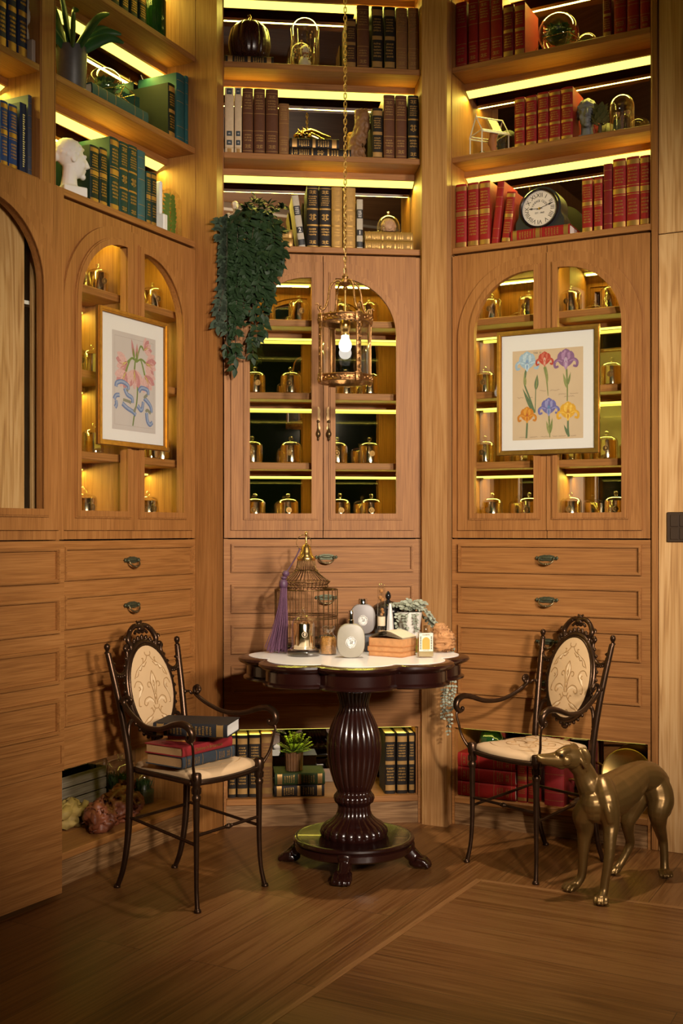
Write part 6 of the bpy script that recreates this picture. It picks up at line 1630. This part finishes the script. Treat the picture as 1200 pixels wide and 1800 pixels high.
        m = MB(); m.tube(bez([(X*.203, -.204, .545), (X*.203, -.213, .53), (X*.196, -.210, .50), (X*.190, -.204, .465), (X*.180, -.198, .440), (X*.165, -.188, .415), (X*.158, -.184, .402)], 5), lerp_list([.006, .0045, .0045, .005, .0055, .007, .008], 31), 8, flat=.8); m.ball((X*.203, -.206, .540), (.007, .007, .008)); m.build('arm_support', B, r, smooth=70)
    # stretchers
    def bar(a, b, nm='stretcher', knob=False):
        m = MB(); m.tube([a, b], .0055, 8)
        if knob:
            c = (Vector(a)+Vector(b))/2; m.ball(c, (.011, .009, .009))
            for q in (-1, 1): m.ball(c+Vector((q*.012, 0, 0)), (.004, .007, .007))
        m.build(nm, B, r, smooth=70)
    bar((-.153, -.183, .235), (.153, -.183, .235), knob=True); bar((-.137, .138, .235), (.137, .138, .235))
    for s in (-1, 1): bar((s*.153, -.183, .205), (s*.137, .139, .245))
    return r
CH1 = make_chair(); CH2 = copy_tree(CH1)
CM1 = Tm(-.516, 3.823, .0005, radians(54)); CM2 = Tm(.7115, 4.112, .0005, radians(-51.5))
CH1.matrix_world = CM1; CH2.matrix_world = CM2
CH1['label'] = 'bronze armchair with an oval cream damask back holding four books, left of the table'
CH2['label'] = 'bronze armchair with an empty cream damask seat, right of the table beside the dog'
CH1['group'] = CH2['group'] = 'bronze damask armchairs'
SZ = .4418
G_ = 'books stacked on the left chair'
def title(r, w, h, dep, mp): text_obj('lettering', "Children's Britannica", .0165, M_dull, r, Matrix.Translation((.0, -.0012, w*.5)) @ UP)
book('blue cloth book at the bottom of the stack on the left chair', CM1 @ Tm(-.040, -.135, SZ), .036, .250, .165, 'bluecloth', 'blind', G_, True, page=M_paget)
book("red cloth book titled Children's Britannica, second from the bottom on the chair", CM1 @ Tm(-.043, -.133, SZ+.0368, radians(2)), .031, .246, .165, 'redcloth', 'lines' if 0 else 'none', G_, True, extra=title, page=M_paget)
book('small orange book between the red book and the black book on the chair', CM1 @ Tm(-.02, -.085, SZ+.0685, radians(14)) , .026, .13, .10, 'orange', 'none', G_, True, page=M_paget)
book('thick black book with gilt bands at the top of the stack on the chair', Tm(-.487, 3.652, SZ+.0955, radians(-10)), .042, .248, .158, 'midnight', 'block', G_, True, page=M_pagew)

# ---------------------------------------------------------------- bronze greyhound
def dog():
    base = floor_at(1085, 1560); M = Tm(base.x, base.y, 0); inv = M.inverted()
    r = thing('greyhound_statue', 'bronze greyhound statue standing in front of the right armchair, head turned left', 'statue', M)
    def D(x, y, Y): return inv @ P(930+x/4.615, 1290+y/4.615, Y)
    m = MB()
    def ch(lst, n=12, flat=1.0):
        pts = bez([D(*q[:3]) for q in lst], 5); m.tube(pts, lerp_list([q[3] for q in lst], len(pts)), n, flat=flat); m.ball(pts[0], lst[0][3], nu=n, nv=8); m.ball(pts[-1], lst[-1][3], nu=n, nv=8)
    # head and neck
    ch([(88, 196, 3.668, .0135), (150, 203, 3.678, .0185), (215, 205, 3.69, .0245), (270, 195, 3.70, .033), (330, 185, 3.715, .0405), (385, 200, 3.735, .036)], 16)
    m.ball(D(72, 182, 3.664), (.0085, .009, .008)); ch([(110, 225, 3.672, .009), (180, 235, 3.684, .011), (260, 240, 3.70, .02)], 10)
    ch([(370, 215, 3.73, .035), (430, 290, 3.75, .035), (470, 380, 3.757, .041), (525, 470, 3.752, .053), (555, 560, 3.745, .058), (590, 610, 3.75, .050)], 16)
    ch([(235, 152, 3.672, .009), (270, 140, 3.675, .012), (310, 130, 3.685, .013)], 8); ch([(240, 150, 3.715, .008), (290, 130, 3.73, .012)], 8)
    m.ball(D(268, 176, 3.664), (.0085, .007, .007)); m.ball(D(300, 215, 3.675), (.018, .014, .018))
    # trunk
    ch([(520, 565, 3.722, .046), (580, 545, 3.745, .066), (680, 490, 3.800, .074), (780, 420, 3.845, .066), (880, 345, 3.885, .050), (960, 350, 3.92, .055), (1010, 395, 3.95, .055)], 18)
    ch([(530, 605, 3.728, .045), (600, 590, 3.76, .056), (700, 560, 3.80, .045), (790, 500, 3.84, .035)], 14)
    ch([(600, 400, 3.77, .030), (690, 345, 3.81, .022), (800, 285, 3.86, .018), (900, 275, 3.90, .024), (980, 300, 3.93, .03)], 10)
    for i in range(5): ch([(668+34*i, 385-14*i, 3.757+.026*i, .006), (712+30*i, 470-16*i, 3.741+.027*i, .008), (725+22*i, 560-22*i, 3.754+.026*i, .006)], 8)
    # forelegs
    ch([(600, 420, 3.735, .035), (625, 520, 3.705, .038), (648, 640, 3.70, .036), (660, 740, 3.698, .029), (655, 830, 3.685, .0225), (648, 980, 3.672, .0175), (632, 1090, 3.668, .0155), (616, 1180, 3.667, .0145), (605, 1265, 3.664, .0140), (590, 1325, 3.655, .0165)], 14)
    ch([(612, 500, 3.69, .014), (640, 620, 3.675, .018), (655, 700, 3.675, .014)], 8)
    ch([(470, 590, 3.73, .035), (440, 660, 3.75, .038), (452, 760, 3.775, .030), (446, 850, 3.783, .0225), (436, 990, 3.790, .0175), (432, 1090, 3.793, .0155), (420, 1160, 3.793, .0145), (385, 1215, 3.79, .0145), (355, 1240, 3.785, .0165)], 14)
    # hind legs
    ch([(1000, 400, 3.935, .055), (1045, 480, 3.915, .052), (1062, 560, 3.895, .046), (1045, 650, 3.885, .035), (1055, 750, 3.915, .0235), (1080, 850, 3.955, .0175), (1092, 940, 3.955, .0150), (1095, 1030, 3.950, .0145), (1096, 1100, 3.943, .0155)], 14)
    ch([(930, 440, 3.95, .045), (880, 530, 3.945, .042), (832, 630, 3.945, .032), (800, 710, 3.945, .026), (806, 800, 3.972, .019), (818, 880, 3.998, .0165), (785, 970, 3.995, .0140), (740, 1050, 3.988, .0140), (712, 1090, 3.98, .0155)], 14)
    ch([(880, 440, 3.885, .016), (940, 420, 3.88, .016), (990, 400, 3.895, .014), (1020, 380, 3.91, .010)], 8)
    # paws with toes
    def paw(x, y, Y, dirpx, w=.0085):
        c = D(x, y, Y); c.z = .014; d = Vector((dirpx[0], dirpx[1], 0)).normalized(); s = Vector((-d.y, d.x, 0))
        m.ball(c, (.020, .020, .012))
        for q in (-1.5, -.5, .5, 1.5):
            a = c+s*(q*.0122)+Vector((0, 0, .006)); L = .030 if abs(q) < 1 else .024
            m.tube([a, a+d*L*.55+Vector((0, 0, .001)), a+d*L-Vector((0, 0, .008)), a+d*(L+.004)-Vector((0, 0, .014))], [.0066, .0074, .0068, .004], 8)
    paw(585, 1345, 3.655, (-.35, -1)); paw(345, 1250, 3.785, (-1, -.75)); paw(1096, 1130, 3.942, (-.05, -1)); paw(698, 1110, 3.975, (-.8, -.75))
    # tail and ears
    ch([(1080, 430, 3.985, .016), (1112, 500, 4.01, .011), (1136, 580, 4.01, .0085), (1133, 640, 3.99, .0075), (1098, 683, 3.97, .0055)], 10)
    ch([(395, 140, 3.705, .010), (440, 140, 3.700, .014), (468, 190, 3.700, .0135), (470, 250, 3.705, .0095), (472, 300, 3.71, .0035)], 10, .55)
    ch([(410, 185, 3.690, .006), (430, 230, 3.688, .008), (455, 270, 3.692, .006)], 8)
    ch([(330, 118, 3.745, .010), (360, 98, 3.755, .011), (388, 118, 3.76, .008)], 8)
    o = m.build('body', M_bronze, r, smooth=180); remesh(o, .0031, 4)
    for v in o.data.vertices: v.co.z = max(v.co.z, .0006)
    e = MB(); e.ball(D(265, 175, 3.6585), .0048); e.build('eye', M_black, r, smooth=80)
    e = MB()
dog()
# wall switch plate at the right edge
us0, us1 = BR.u(1171, -.01), BR.u(1232, -.01); zs0, zs1 = BR.z(1185, 953, -.01), BR.z(1185, 900, -.01)
r = thing('switch_plate', 'dark bronze light switch plate on the right wall panel', 'switch', BR.M((us0+us1)/2, 0, (zs0+zs1)/2))
w, h = (us1-us0)/2, (zs1-zs0)/2
m = MB(); m.box(-w, w, -.009, -.0005, -h, h, ch=.003); m.build('plate', M_switch, r, smooth=25)
for i in range(2):
    for j in range(3):
        m = MB(); x = -w+.012+j*(2*w-.024)/3; m.box(x+.002, x+(2*w-.024)/3-.002, -.0125, -.0085, -h+.010+i*(h-.008), -h+.010+(i+1)*(h-.008)-.004, ch=.0015); m.build('rocker', M_switch, r, smooth=25)
# ---------------------------------------------------------------- light and camera
def area(name, loc, target, size, power, col, spread=pi, sy=None):
    l = bpy.data.lights.new(name, 'AREA'); l.energy = power; l.color = col; l.size = size; l.spread = spread
    if sy: l.shape = 'RECTANGLE'; l.size_y = sy
    o = bpy.data.objects.new(name, l); COL.objects.link(o); o.location = loc
    o.rotation_euler = (Vector(target)-Vector(loc)).to_track_quat('-Z', 'Y').to_euler(); return o
def spot(name, loc, target, power, col, ang, blend=.6, rad=.06):
    l = bpy.data.lights.new(name, 'SPOT'); l.energy = power; l.color = col; l.spot_size = radians(ang); l.spot_blend = blend; l.shadow_soft_size = rad
    o = bpy.data.objects.new(name, l); COL.objects.link(o); o.location = loc
    o.rotation_euler = (Vector(target)-Vector(loc)).to_track_quat('-Z', 'Y').to_euler(); return o
WARM = (1, .86, .71)
spot('key_spotlight', (2.1, -.3, 2.05), (-.1, 4.5, 1.28), 800, WARM, 50, 1.0, .28)
spot('front_spotlight', (.93, -.3, 2.15), (.12, 4.5, 1.26), 720, WARM, 48, 1.0, .08)
spot('table_downlight', (.42, 3.55, CEIL-.05), (.36, 3.72, 0), 365, WARM, 36, .9, .06)
area('left_fill_light', (-1.7, -1.6, 1.9), (-.1, 4.3, 1.2), 1.2, 60, (1, .88, .74), sy=2.0)  # no window: unseen fill panel added behind the camera for broad cup highlights
area('ceiling_fill_light', (-.3, -.6, 3.3), (-.3, -.6, 5), 2.2, 40, WARM)  # unseen fill added to brighten the ceiling reflected in the shelf mirrors
w = bpy.data.worlds.new('World'); SC.world = w; w.use_nodes = True
w.node_tree.nodes['Background'].inputs[0].default_value = (.9, .6, .35, 1); w.node_tree.nodes['Background'].inputs[1].default_value = .02
cam = bpy.data.cameras.new('camera'); co = bpy.data.objects.new('camera', cam); COL.objects.link(co)
co.location = (0, 0, CZ); co.rotation_euler = (pi/2, 0, 0)
cam.sensor_fit = 'VERTICAL'; cam.sensor_height = 36; cam.lens = FPX/1800*36; cam.shift_y = (YH-900)/1800; cam.clip_start = .05
SC.camera = co
SC.view_settings.view_transform = 'Standard'; SC.view_settings.look = 'None'; SC.view_settings.gamma = 1; SC.view_settings.use_curve_mapping = False
SC.view_settings.exposure = 0
cy = SC.cycles
cy.max_bounces = 10; cy.diffuse_bounces = 4; cy.glossy_bounces = 6; cy.transparent_max_bounces = 24; cy.transmission_bounces = 6
cy.caustics_reflective = False; cy.caustics_refractive = False; cy.sample_clamp_indirect = 4; cy.use_denoising = True
